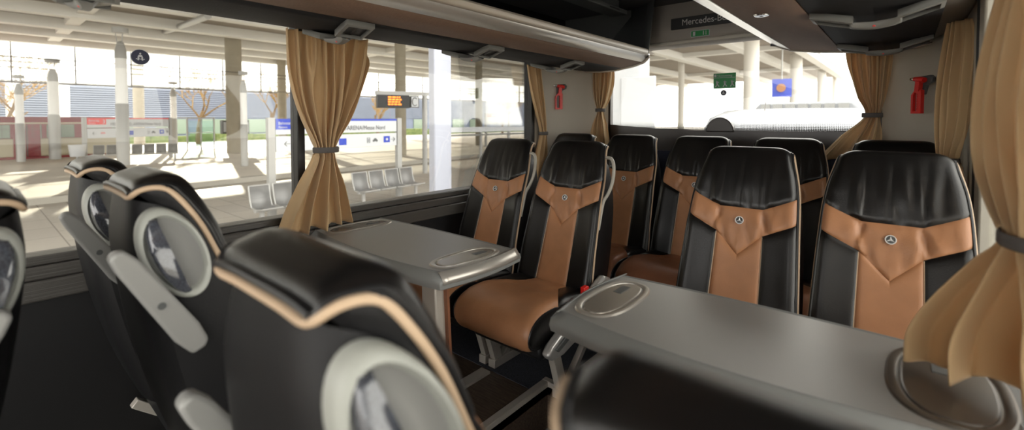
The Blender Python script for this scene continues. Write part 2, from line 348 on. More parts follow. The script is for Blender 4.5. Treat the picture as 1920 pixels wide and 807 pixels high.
# ------------------------------------------------------------------ luggage racks
def rack(s, name, label, units):
    t = thing(name, label, 'luggage rack')
    def yend(x): return 2.86+.30*min(1, max(0, (abs(x)-.34)/.35))**.6
    def sweep(prof, y0=YF, dy=0, n=2):
        P = []
        for x, z in prof: P.append([(s*x, y0+(yend(x)+dy-y0)*k/n, z) for k in range(n+1)])
        b = MB(); b.grid(P); return b
    pan = [(1.17, 1.73), (1.13, 1.695), (1.04, 1.655)]
    blk = [(1.035, 1.640), (.98, 1.630), (.85, 1.622), (.72, 1.626), (.668, 1.633)]
    brn = [(.664, 1.632), (.55, 1.636), (.444, 1.645)]
    slv = [(.440, 1.645), (.40, 1.659), (.362, 1.675)]
    lip = [(.360, 1.676), (.348, 1.687), (.346, 1.700), (.356, 1.710), (.38, 1.716), (.42, 1.712), (.45, 1.70)]
    obj('outer_panel', sweep(pan), 'shell_grey', t, solid=.006)
    obj('service_strip', sweep(blk), 'rack_black', t, solid=.006)
    obj('underside_panel', sweep(brn), 'rack_brown', t, solid=.006)
    obj('front_strip', sweep(slv), 'rack_silver', t, solid=.006)
    obj('front_lip', sweep(lip), 'rack_lip', t, solid=.004)
    obj('shelf', sweep([(.45, 1.70), (1.16, 1.72)]), 'black_plastic', t, solid=.01)
    b = MB(); P = [[(s*x, yend(x)+.0, z), (s*x, yend(x)+.035, z-.004)] for x, z in slv[::-1]+brn[::-1]+blk[::-1]+pan[::-1]]
    b.grid(P); obj('end_trim', b, 'rack_lip', t, solid=.012)
    b = MB(); xs = [.36, .45, .6, .8, 1.0, 1.16]
    b.grid([[(s*x, yend(x), 1.66), (s*x, yend(x)+.03, 1.78), (s*x, yend(x)+.10, ZC)] for x in xs]); obj('end_panel', b, 'dark_grey', t, solid=.006)
    # duct rail high inside
    b = MB(); b.box(min(s*.62, s*.50), max(s*.62, s*.50), YF, 2.9, 1.955, 1.985); b.box(min(s*.60, s*.56), max(s*.60, s*.56), YF, 2.9, 1.985, ZC)
    obj('duct_rail', b, 'dark_grey', t, bevel=.006)
    for k in range(7): b = MB(); b.box(min(s*.497, s*.502), max(s*.497, s*.502), .5+k*.36, .62+k*.36, 1.964, 1.972); obj('duct_slot', b, 'black_plastic', t)
    def zb(x): return lerp_tab([(.664, 1.632), (.72, 1.626), (.85, 1.622), (.98, 1.630), (1.035, 1.64)], x)
    for y in units:
        # frame: a swept bar with two oblong openings at its ends and a grille between
        u = MB(); N = 24
        def dip(x): return .032*max(0, 1-abs(x-.85)/.178) if abs(x-.85) > .055 else .022
        def pt(x, dy, dz, tilt=True):
            dz += dip(x); return (s*x, y+dy+.02*math.sin((x-.67)/.36*math.pi), zb(x)-.006-dz)
        def quadring(x0, x1, d0, d1, wdt):
            A = [(x0, d0), (x1, d0), (x1, d1), (x0, d1)]; B = [(x0+wdt, d0+wdt), (x1-wdt, d0+wdt), (x1-wdt, d1-wdt), (x0+wdt, d1-wdt)]
            vs = [pt(*p, .014) for p in A]+[pt(*p, .016) for p in B]+[pt(*p, -.01) for p in A]+[pt(*p, -.004) for p in B]
            fs = []
            for i in range(4):
                j = (i+1) % 4; fs += [(i, j, 4+j, 4+i), (i, j, 8+j, 8+i), (4+i, 4+j, 12+j, 12+i)]
            u.add(vs, fs)
        quadring(.672, .795, -.06, .058, .011); quadring(.915, 1.03, -.06, .058, .011)
        P = []
        for k in range(N+1):
            x = .785+.14*k/N; g = math.sin(math.pi*k/N); P.append([pt(x, -.05+.015*g, .010), pt(x, -.03+.012*g, .022+.006*g), pt(x, .0, .024+.006*g), pt(x, .012, .012)])
        u.grid(P)
        fr = obj('service_unit', u, 'mid_grey', t, solid=.003, ang=30)
        for x0, x1 in ((.685, .785), (.925, 1.02)):
            q = MB()
            q.add([pt(x0-.004, -.052, .002), pt(x1+.004, -.052, .002), pt(x1+.004, .050, .003), pt(x0-.004, .050, .003)], [(0, 1, 2, 3)])
            q.add([pt(x0+.01, -.010, .007), pt(x1-.01, -.010, .007), pt(x1-.01, -.002, .009), pt(x0+.01, -.002, .009)], [(0, 1, 2, 3)])
            obj('reading_lamp', q, 'black_plastic', fr)
        q = MB()
        for k in range(26):
            x = .79+.13*k/25; q.add([pt(x-.0016, .012, .012), pt(x+.0016, .012, .012), pt(x+.0016, .05, .002), pt(x-.0016, .05, .002)], [(0, 1, 2, 3)])
        obj('speaker_grille', q, 'warm_grey_plastic', fr, solid=.002)
        q = MB(); q.lathe([(0, -.004), (.005, -.003), (.006, .004)], pt(.852, -.022, .022), 10); obj('call_button', q, 'red', fr)
    return t
rack(-1, 'luggage_rack', 'long brown and silver luggage rack above the bright side windows', (-.55, .22, 1.0, 1.78, 2.58))
rk = rack(1, 'luggage_rack', 'brown luggage rack overhead with two black service panels, above the right-hand tables', (-.4, 1.05, 2.02, 2.90))
b = MB(); b.lathe([(0, 1.632), (.012, 1.630), (.024, 1.631), (.028, 1.640)], (.53, 1.90, 0), 20); obj('lock', b, 'chrome', rk)

# ------------------------------------------------------------------ coach seats
PROF = [(.40, -.238), (.46, -.218), (.55, -.186), (.65, -.152), (.75, -.120), (.85, -.090), (.92, -.070), (1.0, -.046), (1.06, -.022), (1.10, -.003)]
TOPY = [(1.10, -.003), (1.13, .016), (1.16, .045), (1.19, .075), (1.22, .097), (1.25, .106)]
TOPZ = [(1.10, 1.10), (1.13, 1.127), (1.16, 1.138), (1.19, 1.132), (1.22, 1.122), (1.25, 1.101)]
HW = [(.40, .218), (.55, .212), (.70, .205), (.86, .197), (.95, .191), (1.0, .184), (1.05, .174), (1.10, .163), (1.13, .158), (1.16, .150), (1.20, .140), (1.25, .126)]
BACK = [(1.101, .104), (1.0, .112), (.9, .102), (.75, .078), (.6, .045), (.45, .0), (.40, -.02)]
UC = .41
def bbot(u):
    a = abs(u); return .722+a/UC*.080 if a < UC else .802+(a-UC)/(1-UC)*.058
def btop(u):
    a = abs(u); return .900 if a < UC else .900+(a-UC)/(1-UC)*.050
def seat_pt(u, s):
    if s <= 1.10: y, z = smooth_tab(PROF, s), s
    else: y, z = smooth_tab(TOPY, s), smooth_tab(TOPZ, s)
    hw = smooth_tab(HW, s); x = u*hw; a = abs(u)
    bol = .024*min(1, max(0, (s-.40)/.2))*(1 if s < .82 else max(0, 1-(s-.82)/.16))
    y -= bol*(a**2.6); y += .020*max(0, (a-.86)/.14)**2*(1 if s < 1.12 else max(0, 1-(s-1.12)/.08))
    if s > 1.02: z -= .022*a**9*min(1, (s-1.02)/.1)*(1 if s < 1.17 else max(0, 1-(s-1.17)/.08)); z -= .006*(1-a*a)*0
    if s > 1.2: z -= .006*a**4*(s-1.2)/.05
    # seam grooves and stuffing
    db = abs(s-bbot(u)); dt = abs(s-btop(u)); dv = abs(a-UC)*hw if s < bbot(u) else 9
    m = min(db, dt, dv); y += .0055*math.exp(-m/.005)
    # gathers
    if s > btop(u):
        k = s-btop(u); f = math.exp(-(k-.02)**2/.006)+.35*math.exp(-(k-.12)**2/.008); y += .0105*noise.noise(Vector((x*36, s*5, 3.1)))*f*(1-a**6)+.0040*noise.noise(Vector((x*85, s*9, 7.7)))*f*(1-a**6)
    elif s > bbot(u):
        f = math.exp(-((a-UC)/.28)**2); y += (.0105*noise.noise(Vector((x*44+z*10, z*14, 1.7)))+.004*noise.noise(Vector((x*95, z*30, 4.7))))*f+.003*noise.noise(Vector((x*60, z*18, 9.7)))+.0065*math.exp(-((abs(x)-.084-.012*math.sin(z*40))/.009)**2)*min(1, (s-bbot(u))/.02)*min(1, (btop(u)-s)/.02)
    return Vector((x, y, z))
US = cospace(-1, -UC, 15)[:-1]+cospace(-UC, 0, 11)[:-1]+cospace(0, UC, 11)[:-1]+cospace(UC, 1, 15)
def rows_for(u): return cospace(.40, bbot(u), 16)[:-1]+cospace(bbot(u), btop(u), 9)[:-1]+[btop(u)+(1.25-btop(u))*(t**1.0) for t in [i/30 for i in range(31)]]
def seat_meshes():
    G = [[seat_pt(u, s) for u in US] for s in range(0)]
    cols = [[seat_pt(u, s) for s in rows_for(u)] for u in US]
    nr = len(cols[0]); D = {'side': MB(), 'centre': MB(), 'band': MB(), 'head': MB()}
    def patch(mb, i0, i1, r0, r1): mb.grid([[cols[i][r] for r in range(r0, r1+1)] for i in range(i0, i1+1)])
    n = len(US)-1; c0, c1 = 15, 37; rb, rt = 16, 25
    patch(D['side'], 0, c0, 0, rb); patch(D['side'], c1, n, 0, rb); patch(D['centre'], c0, c1, 0, rb); patch(D['band'], 0, n, rb, rt); patch(D['head'], 0, n, rt, nr-1)
    return D, cols
D, COLS = seat_meshes()
def back_y(z): return lerp_tab(BACK[::-1], z) if False else smooth_tab(sorted(BACK), z)
def back_hw(z): return lerp_tab([(.40, .205), (.6, .203), (.8, .195), (.92, .178), (1.0, .155), (1.101, .124)], z)
def shell_mesh():
    b = MB(); P = []
    zs = [.40+(1.088-.40)*i/30 for i in range(31)]
    for z in zs:
        row = []
        for u in [i/12 for i in range(-12, 13)]:
            a = abs(u); y = back_y(z)-.03*a**5; zz = z-(.012*a**4 if z > 1.03 else 0); row.append((u*back_hw(z), y, zz))
        row[0] = (row[0][0], row[0][1], row[0][2]); P.append(row)
    b.grid(P)
    # side walls
    for sg in (-1, 1):
        fe = [seat_pt(sg, .40+(1.16-.40)*i/44) for i in range(45)]
        be = []
        for i in range(45):
            z = .40+(1.088-.40)*min(1, i/38)
            if i <= 38: be.append(Vector((sg*back_hw(z), back_y(z)-.03, z-(.012 if z > 1.03 else 0))))
            else: be.append(seat_pt(sg, 1.25-(1.25-1.16)*(i-38)/6))
        P = []
        for f, k in zip(fe, be):
            P.append([f.lerp(k, t)+Vector((sg*.010*math.sin(math.pi*t), 0, 0)) for t in [j/6 for j in range(7)]])
        b.grid(P)
    return b
SHELL = shell_mesh()
def piping(r, off, s0, s1, inset=0.0):
    b = MB()
    for sg in (-1, 1):
        b.tube([seat_pt(sg, s0+(s1-s0)*i/50)+Vector((sg*off, inset, 0)) for i in range(51)], r, 8)
    return b
PIPE_B = piping(.0052, -.001, .42, 1.25)
b2 = [seat_pt(-1+2*i/40, 1.25) for i in range(41)]
PIPE_B.tube([p+Vector((0, .002, .004)) for p in b2], .0055, 8)
def cream_path():
    L = [seat_pt(-1, .42+.70*i/50)+Vector((-.002, .013, 0)) for i in range(51)]
    L += [seat_pt(-1, 1.12+.12*i/12)+Vector((-.003, .013*(1-i/12)+.004*i/12, -.009*i/12)) for i in range(1, 13)]
    B = [p+Vector((0, .003, -.008)) for p in b2[1:-1]]
    P = L+B+[Vector((-p.x, p.y, p.z)) for p in reversed(L)]
    for _ in range(7): P = [P[0]]+[(P[k-1]+P[k]*2+P[k+1])/4 for k in range(1, len(P)-1)]+[P[-1]]
    return P
PIPE_T = MB(); PIPE_T.tube(cream_path(), .0056, 8)
STITCH = MB()
for sg in (-1, 1): STITCH.tube([seat_pt(sg*UC, .42+(.80-.42)*i/30)+Vector((sg*.002, -.001, 0)) for i in range(31)], .0016, 6)
EMB_RING = MB(); EMB = MB()
def emblem():
    c = seat_pt(0, .852); n = Vector((0, -1, .33)).normalized(); xd = Vector((1, 0, 0)); yd = n.cross(xd)
    if yd.z < 0: yd = -yd
    disc = MB(); rows = []
    for r, h in ((0, .004), (.012, .004), (.015, .0025), (.0155, -.004)):
        rows.append([c+xd*(r*math.cos(2*math.pi*k/24))+yd*(r*math.sin(2*math.pi*k/24))+n*h for k in range(24)])
    disc.grid(rows, 0, True)
    st = MB(); ctr = c+n*.0085
    for k in range(3):
        a = math.pi/2+k*2*math.pi/3; tip = c+n*.005+xd*(.0132*math.cos(a))+yd*(.0132*math.sin(a))
        l = c+n*.0045+xd*(0.0034*math.cos(a+math.pi/3))+yd*(0.0034*math.sin(a+math.pi/3)); r_ = c+n*.0045+xd*(0.0034*math.cos(a-math.pi/3))+yd*(0.0034*math.sin(a-math.pi/3))
        st.add([ctr, l, tip, r_], [(0, 1, 2), (0, 2, 3)])
    ring = MB(); ring.tube([c+n*.005+xd*(.0140*math.cos(2*math.pi*k/24))+yd*(.0140*math.sin(2*math.pi*k/24)) for k in range(24)], .0018, 6, True)
    ring.add(st.v, st.f); return disc, ring
EDISC, ESTAR = emblem()
# cushion
CUPR = [(-.14, .438), (-.25, .458), (-.36, .470), (-.48, .480), (-.56, .480), (-.615, .468), (-.655, .440), (-.674, .402), (-.674, .362), (-.655, .330), (-.61, .314), (-.45, .316), (-.25, .33)]
CARC = [0.0]
for (a0, a1), (c0_, c1_) in zip(CUPR, CUPR[1:]): CARC.append(CARC[-1]+math.hypot(c0_-a0, c1_-a1))
CY = [(s, p[0]) for s, p in zip(CARC, CUPR)]; CZ = [(s, p[1]) for s, p in zip(CARC, CUPR)]
def cu_b(u): a = abs(u); return .15+max(0, a-.44)/.56*.18
def cu_pt(u, s):
    a = abs(u); x = u*(.217-.006*min(1, max(0, (s-.55)/.1))); y = smooth_tab(CY, s); z = smooth_tab(CZ, s)
    e = max(0, (a-.80)/.2)**2.2; k = min(1, s/.1)
    # round the outer edge towards the inside of the cushion
    cy, cz = -.40, .39; y += (cy-y)*e*.05; z += (cz-z)*e*.20
    z += .010*(1-a**2)*0+.012*a**3*(1 if s < .45 else max(0, 1-(s-.45)/.1))*(1-e)
    g = min(abs(s-cu_b(u)) if a > .40 else 9, abs(a-.44)*.22 if s < cu_b(u) else 9, abs(s-.235)+max(0, a-.44)*.3)
    z -= .005*math.exp(-g/.006)
    z += .004*noise.noise(Vector((x*22, y*22, .3)))*math.exp(-((s-.25)/.15)**2)
    if s > .5: y += .003*noise.noise(Vector((x*18, z*10, 5.3)))
    return Vector((x, y, z))
def cushion_meshes():
    us = cospace(-1, -.44, 7)[:-1]+cospace(-.44, .44, 10)[:-1]+cospace(.44, 1, 7)
    cols = []
    for u in us: cols.append([cu_pt(u, s) for s in cospace(.0, cu_b(u), 7)[:-1]+[cu_b(u)+(CARC[-1]-cu_b(u))*i/30 for i in range(31)]])
    main = MB(); n = len(us)-1; sides = []
    main.grid(cols[7:18]); main.grid([c[7:] for c in cols[0:8]]); main.grid([c[7:] for c in cols[17:]])
    for c, cc in ((cols[0], cols[0:8]), (cols[-1], cols[17:])):
        blk = MB(); blk.grid([q[:8] for q in cc]); sides.append(blk)
        k = len(c)//2; h = len(c); P = [[c[i], c[i].lerp(c[h-1-i], .5)+Vector((.008 if c[0].x > 0 else -.008, 0, 0)), c[h-1-i]] for i in range(k+1)]
        blk.grid(P)
    pipes = [MB().tube(c[4:30], .004, 7) for c in (cols[0], cols[-1])]
    return main, sides, pipes
CMAIN, CBLK, CPIPE = cushion_meshes()
def handle_meshes(sg):
    ring = MB(); dish = MB(); bar = MB(); X = sg*.200; c = Vector((X, .050, .978)); ry, rz = .049, .090; tilt = -.30
    def fl(v):
        return v+Vector((-sg*.42*(v.y-.03)-sg*.20*(v.z-.95), 0, 0))
    def q(r, a, dx):
        y, z = ry*r*math.cos(a), rz*r*math.sin(a); return fl(c+Vector((sg*dx, y*math.cos(tilt)-z*math.sin(tilt), y*math.sin(tilt)+z*math.cos(tilt))))
    N = 40; ang = [2*math.pi*k/N for k in range(N)]
    rows = [[q(r, a, h) for a in ang] for r, h in ((1.06, -.012), (1.05, .004), (1.0, .014), (.90, .016), (.84, .010), (.80, .000))]
    ring.grid(rows, 0, True)
    rows = [[q(r, a, h) for a in ang] for r, h in ((.82, .004), (.72, -.004), (.45, -.010), (.0, -.012))]; dish.grid(rows, 0, True)
    P = []
    for k in range(21):
        t = -1+2*k/20; a = math.asin(max(-1, min(1, t*.92))); hw = .5*math.cos(a)
        P.append([fl(c+Vector((sg*(hh+.018*(1-t*t)), (ry*(xx))*math.cos(tilt)-rz*t*.86*math.sin(tilt), ry*xx*math.sin(tilt)+rz*t*.86*math.cos(tilt)))) for xx, hh in ((.80*math.cos(a)*sgnb, .006), (.70*math.cos(a)*sgnb, .016), (.42*math.cos(a)*sgnb, .018), (.12*math.cos(a)*sgnb+.02, .014), (.06*math.cos(a)*sgnb+.02, .0))])
    bar.grid(P); return ring, dish, bar
sgnb = 1
MESHCACHE = {}
def part(name, key, mbf, m, parent, **k):
    """first call builds the mesh; later seats share its data"""
    ck = (key, m if isinstance(m, str) else tuple(m))
    if ck in MESHCACHE:
        src = MESHCACHE[ck]; o = src.copy(); o.name = name; col.objects.link(o); o.parent = parent; return o
    o = obj(name, mbf() if callable(mbf) else mbf, m, parent, **k); MESHCACHE[ck] = o; return o
def grab_loop(sg):
    b = MB(); P = [(sg*.185, .00, 1.06), (sg*.215, -.01, 1.058), (sg*.236, -.022, 1.03), (sg*.243, -.035, .98), (sg*.240, -.05, .93), (sg*.225, -.062, .885), (sg*.208, -.07, .85), (sg*.206, -.09, .78), (sg*.208, -.11, .72)]
    Q = []
    for i in range(41):
        t = i/40*(len(P)-1); k = min(int(t), len(P)-2); f = t-k
        p0, p1, p2, p3 = [Vector(P[max(0, min(len(P)-1, k+d))]) for d in (-1, 0, 1, 2)]
        Q.append(.5*((2*p1)+(p2-p0)*f+(2*p0-5*p1+4*p2-p3)*f*f+(3*p1-p0-3*p2+p3)*f**3))
    b.tube(Q, [.0085]*30+[.008-.0004*i for i in range(11)], 10); return b
def armrest_mesh(sg):
    b = MB(); a, c = Vector((0, .150, 1.005)), Vector((0, .022, .783)); d = (c-a).normalized(); n = Vector((0, d.z, -d.y)); L = (c-a).length; P = []
    for t, h in ((0, -.014), (-.006, .0), (.0, .012), (.03, .020), (.15, .025), (L-.05, .027), (L-.01, .022), (L, .010), (L-.004, -.014), (L-.05, -.022), (.12, -.020), (.03, -.018)): P.append((t, h))
    b.prism(P, lambda t, h, x: (x, a.y+d.y*t+n.y*h, a.z+d.z*t+n.z*h), sg*.216, sg*.248); return b
def armrest_pivot(sg):
    b = MB(); b.prism([(.086+.007*math.cos(q), .894+.007*math.sin(q)) for q in np.linspace(0, 6.0, 14)], lambda y, z, x: (x, y, z), sg*.244, sg*.2505); return b
def side_cover(sg):
    b = MB(); poly = [(-.10, .50), (-.16, .525), (-.22, .50), (-.44, .41), (-.58, .35), (-.61, .32), (-.58, .29), (-.50, .285), (-.30, .33), (-.12, .40)]
    b.prism(poly, lambda y, z, x: (x, y, z), sg*.232, sg*.272); return b
def belt_panel(sg):
    b = MB(); poly = [(-.24, .47), (-.46, .38), (-.57, .335), (-.55, .32), (-.24, .42)]
    b.prism(poly, lambda y, z, x: (x, y, z), sg*.270, sg*.282); return b
def buckle(sg):
    b = MB(); b.box(min(sg*.222, sg*.246), max(sg*.222, sg*.246), -.30, -.262, .462, .502); return b
def base_mesh():
    b = MB(); b.box(-.20, .20, -.56, -.16, .25, .33); b.box(-.215, .215, -.20, -.08, .24, .44); return b
def leg_mesh(x):
    b = MB(); b.obox((x, -.42, .27), (x, -.34, .03), .035, .05, Vector((0, 1, 0))); b.obox((x, -.38, .022), (x, .05, .022), .045, .045); b.obox((x, -.30, .03), (x, -.05, .25), .03, .03); return b
def seat(label, x, y, rz, handle=None, oval=None, tray=0, legs=None, cover=None, tan='tan_leather', cush='tan_leather', group=None, z=0, arm=(0, 0)):
    t = thing('coach_seat', label, 'seat', (x, y, z), rz, group)
    bk = part('backrest', 'shell', SHELL, 'side_leather', t, ang=50)
    part('side_panels', 'side', D['side'], 'black_leather', bk, ang=80); part('centre_panel', 'centre', D['centre'], tan, bk, ang=80)
    part('shoulder_band', 'band', D['band'], tan, bk, ang=80)
    hd = part('headrest', 'head', D['head'], 'black_leather', t, ang=80)
    part('piping', 'pb', PIPE_B, 'black_piping', bk); part('cream_piping', 'pt', PIPE_T, 'cream_piping', bk); part('stitching', 'st', STITCH, 'cream_piping', bk)
    em = part('emblem', 'ed', EDISC, 'dark_grey', t); part('star', 'es', ESTAR, 'bright_metal', em)
    cu = part('cushion', 'cm', CMAIN, cush, t, ang=80); 
    for k in (0, 1): part('cushion_side', 'cb%d' % k, CBLK[k], 'black_leather', cu, ang=80); part('cushion_piping', 'cp%d' % k, CPIPE[k], 'black_piping', cu)
    part('seat_base', 'base', base_mesh, 'black_plastic', t, bevel=.02)
    if handle: part('grab_handle', 'gl%d' % handle, lambda: grab_loop(handle), 'warm_grey_plastic', t)
    if oval:
        global sgnb
        sgnb = 1
        if ('or%d' % oval, 'dish_plastic') not in MESHCACHE:
            r_, d_, b_ = handle_meshes(oval)
        else: r_ = d_ = b_ = None
        rg = part('grab_ring', 'or%d' % oval, r_, 'dish_plastic', t, ang=60); part('ring_dish', 'od%d' % oval, d_, 'grey_plastic', rg); part('ring_bar', 'ob%d' % oval, b_, 'carbon', rg, solid=.002)
    if tray:
        tr = part('armrest', 'tray%d' % tray, lambda: armrest_mesh(tray), 'grey_plastic', t, bevel=.010, seg=3); tr.location = (0, *arm); part('pivot', 'tl%d' % tray, lambda: armrest_pivot(tray), 'dark_grey', tr)
    if cover:
        sc_ = part('side_cover', 'sc%d' % cover, lambda: side_cover(cover), 'silver_plastic', t, bevel=.012, seg=3); part('belt_panel', 'bp%d' % cover, lambda: belt_panel(cover), 'dark_grey', sc_, bevel=.003)
        part('belt_buckle', 'bu%d' % cover, lambda: buckle(cover), 'red', t, bevel=.004)
    for x_ in (legs or []): part('leg', 'leg%.2f' % x_, lambda: leg_mesh(x_), 'leg_metal', t, bevel=.003)
    return t
Y1, Y2, Y3 = 2.06, .32, 2.865
g1 = 'seats behind the two tables'
seat('black and tan seat by the bright window, behind the table with the silver end', -.855, Y1, 0, handle=1, legs=[.17], group=g1)
seat('black and tan aisle seat with red belt buckle, beside the table with the silver end', -.375, Y1, 0, handle=1, cover=1, legs=[-.245, .15], group=g1)
seat('black and tan seat on the aisle side, straight behind the long table', .449, Y1, 0, legs=[-.17, .17], cover=-1, group=g1)
seat('largest front-facing black and tan seat, beside the tied-back curtain over the long table', .912, Y1, 0, legs=[-.17], group=g1)
g2 = 'rear bench seats'
for lab, x in zip(('rear bench seat in the corner by the far curtain, only its black top showing', 'rear bench seat whose cushion shows in shade-darkened tan, second from the far curtain', 'middle rear bench seat under the half-round wiper cover', 'rear bench seat peeping out between the two seats of the long table', 'rear bench seat under the right red hammer, only its black headrest showing'), (-.908, -.454, .0, .454, .908)):
    seat(lab, x, Y3, 0, cush='brown_shaded_leather', group=g2, z=.012)
g3 = 'seats facing the rear, backs to the camera'
seat('rear-facing seat by the bright window, farther of the pair with oval side rings', -.95, Y2-.01, math.pi, oval=-1, tray=-1, legs=[.17], group=g3)
seat('rear-facing aisle seat with grey oval side ring and raised grey armrest', -.385, Y2, math.pi, oval=-1, tray=-1, legs=[-.17, .17], group=g3)
seat('large blurred rear-facing seat in the foreground with big grey oval ring', .388, Y2-.005, math.pi, oval=-1, tray=1, legs=[-.17, .17], group=g3, z=-.035, arm=(-.03, -.12))
seat('blurred dark seat top nearest the camera, at the edge of the long table', .905, Y2+.03, math.pi, legs=[.17], group=g3, z=-.056)
seat('seat cut off by the left picture edge, raised grey armrest behind it', -.375, -.045, 0, oval=1, tray=1, arm=(-.075, -.06), legs=[-.17, .17])
b = MB(); b.box(-.93, .86, YB-.8, YB-.02, .0, .30); o = struct('trim_17', b, 'black_plastic', bevel=.02)

# ------------------------------------------------------------------ tables
def table(s, label, xo, lidmat):
    t = thing('folding_table', label, 'table', (0, 0, 0))
    x0, x1, y0, y1, z = .222, xo, 1.0, 1.425, .733
    def outline(d, n=20):
        P = []
        for k in range(n+1):   # front edge, bowed towards the front
            u = k/n; P.append((x0+d*.6+(x1-x0-d*.6)*u, y0+d-.055*math.sin(math.pi*(u*.92))**.9*(1-.3*u)+.03*u))
        for k in range(n+1):
            u = 1-k/n; P.append((x0+d*.6+(x1-x0-d*.6)*u, y1-d+.018*math.sin(math.pi*u)))
        for k in range(1, 8):
            u = k/8; P.append((x0+d*.6-.022*math.sin(math.pi*u), y1-d+(y0-y1+2*d)*u))
        return P
    def top_fn(a): return lambda x, y, zz: (s*x, y, zz)
    b = MB(); O = [outline(d) for d in (0.004, 0.0, .003, .024, .027, .031, .034)]; Z = [z-.050, z-.034, z-.020, z-.001, z+.002, z+.002, z]
    rows = [[(s*p[0], p[1], zz) for p in o] for o, zz in zip(O, Z)]
    b.grid(rows, 1, True); n = len(O[0]); b.add(rows[-1], [list(range(n))], 0)
    rows = [[(s*p[0], p[1], zz) for p in o] for o, zz in zip([O[0], outline(.03), outline(.10)], [z-.050, z-.060, z-.062])]
    b.grid(rows, 1, True); b.add(rows[-1], [list(range(n))], 1)
    tp = obj('tabletop', b, ['table_top', 'table_edge'], t, ang=50)
    # silver end strip
    b = MB(); P = []
    for k in range(17):
        u = k/16; y = y1-.012+(y0-y1+.024)*u; x = x0-.022*math.sin(math.pi*(y1-y)/(y1-y0))
        P.append([(s*(x+.024), y, z+.0035), (s*(x+.018), y, z+.002), (s*(x+.000), y, z-.019), (s*(x-.003), y, z-.034)])
    b.grid(P); obj('end_strip', b, 'table_silver' if s < 0 else 'table_edge', t, solid=.002)
    def lid(xc, yc, hx, hy, rot, m, nm):
        def ring(r, dz, e=2.6): return [(s*(xc+(hx+r)*math.copysign(abs(math.cos(a))**(2/e), math.cos(a))), yc+(hy+r)*math.copysign(abs(math.sin(a))**(2/e), math.sin(a)), z+dz) for a in [2*math.pi*k/48 for k in range(48)]]
        b = MB(); b.grid([ring(.022, .0005), ring(.018, .0045), ring(.008, .0050), ring(.003, .003), ring(.001, -.002)], 0, True)
        fr = obj('cup_holder_rim', b, 'table_silver' if m == 'lid' else 'dark_lid', t)
        b = MB(); b.grid([ring(-.001, -.002), ring(-.003, .003), ring(-.006, .0042)], 0, True); b.add(ring(-.006, .0042), [list(range(48))])
        l = obj(nm, b, m, fr)
        b = MB(); b.box(min(s*(xc+.005), s*(xc-.02)), max(s*(xc+.005), s*(xc-.02)), yc+hy*.25, yc+hy*.72, z+.0040, z+.0052); obj('lid_notch', b, 'dark_grey', fr, bevel=.0003)
    lid(x0+.085, (y0+y1)/2-.01, .052, .135, 0, 'lid', 'cup_holder_lid')
    lid(x1-(.10 if s < 0 else .088), (y0+y1)/2+.01, .06 if s < 0 else .072, .145, 0, lidmat, 'cup_holder_lid')
    b = MB(); b.obox((s*(x0+.28), 1.20, z-.06), (s*(x0+.24), 1.20, .01), .085, .05, Vector((0, 1, 0))); obj('leg', b, 'leg_metal', t, bevel=.006)
    b = MB(); b.obox((s*(x0+.28), 1.225, z-.06), (s*(x0+.24), 1.225, .01), .125, .012, Vector((0, 1, 0))); obj('leg_cheek', b, 'brown_shaded_leather', t)
    b = MB(); b.obox((s*(x1-.25), 1.2, z-.06), (s*(x1+.0), 1.2, .42), .04, .02, Vector((0, 1, 0))); obj('wall_strut', b, 'steel', t, bevel=.003)
    b = MB(); b.box(min(s*(x0+.16), s*(x0+.34)), max(s*(x0+.16), s*(x0+.34)), 1.10, 1.30, .004, .016); obj('foot_plate', b, 'steel', t, bevel=.004)
    return t
table(-1, 'grey table with pale silver end strip, standing by the bright side window', 1.165, 'lid')
table(1, 'long grey table in the right foreground under the hanging curtain', 1.10, 'dark_lid')

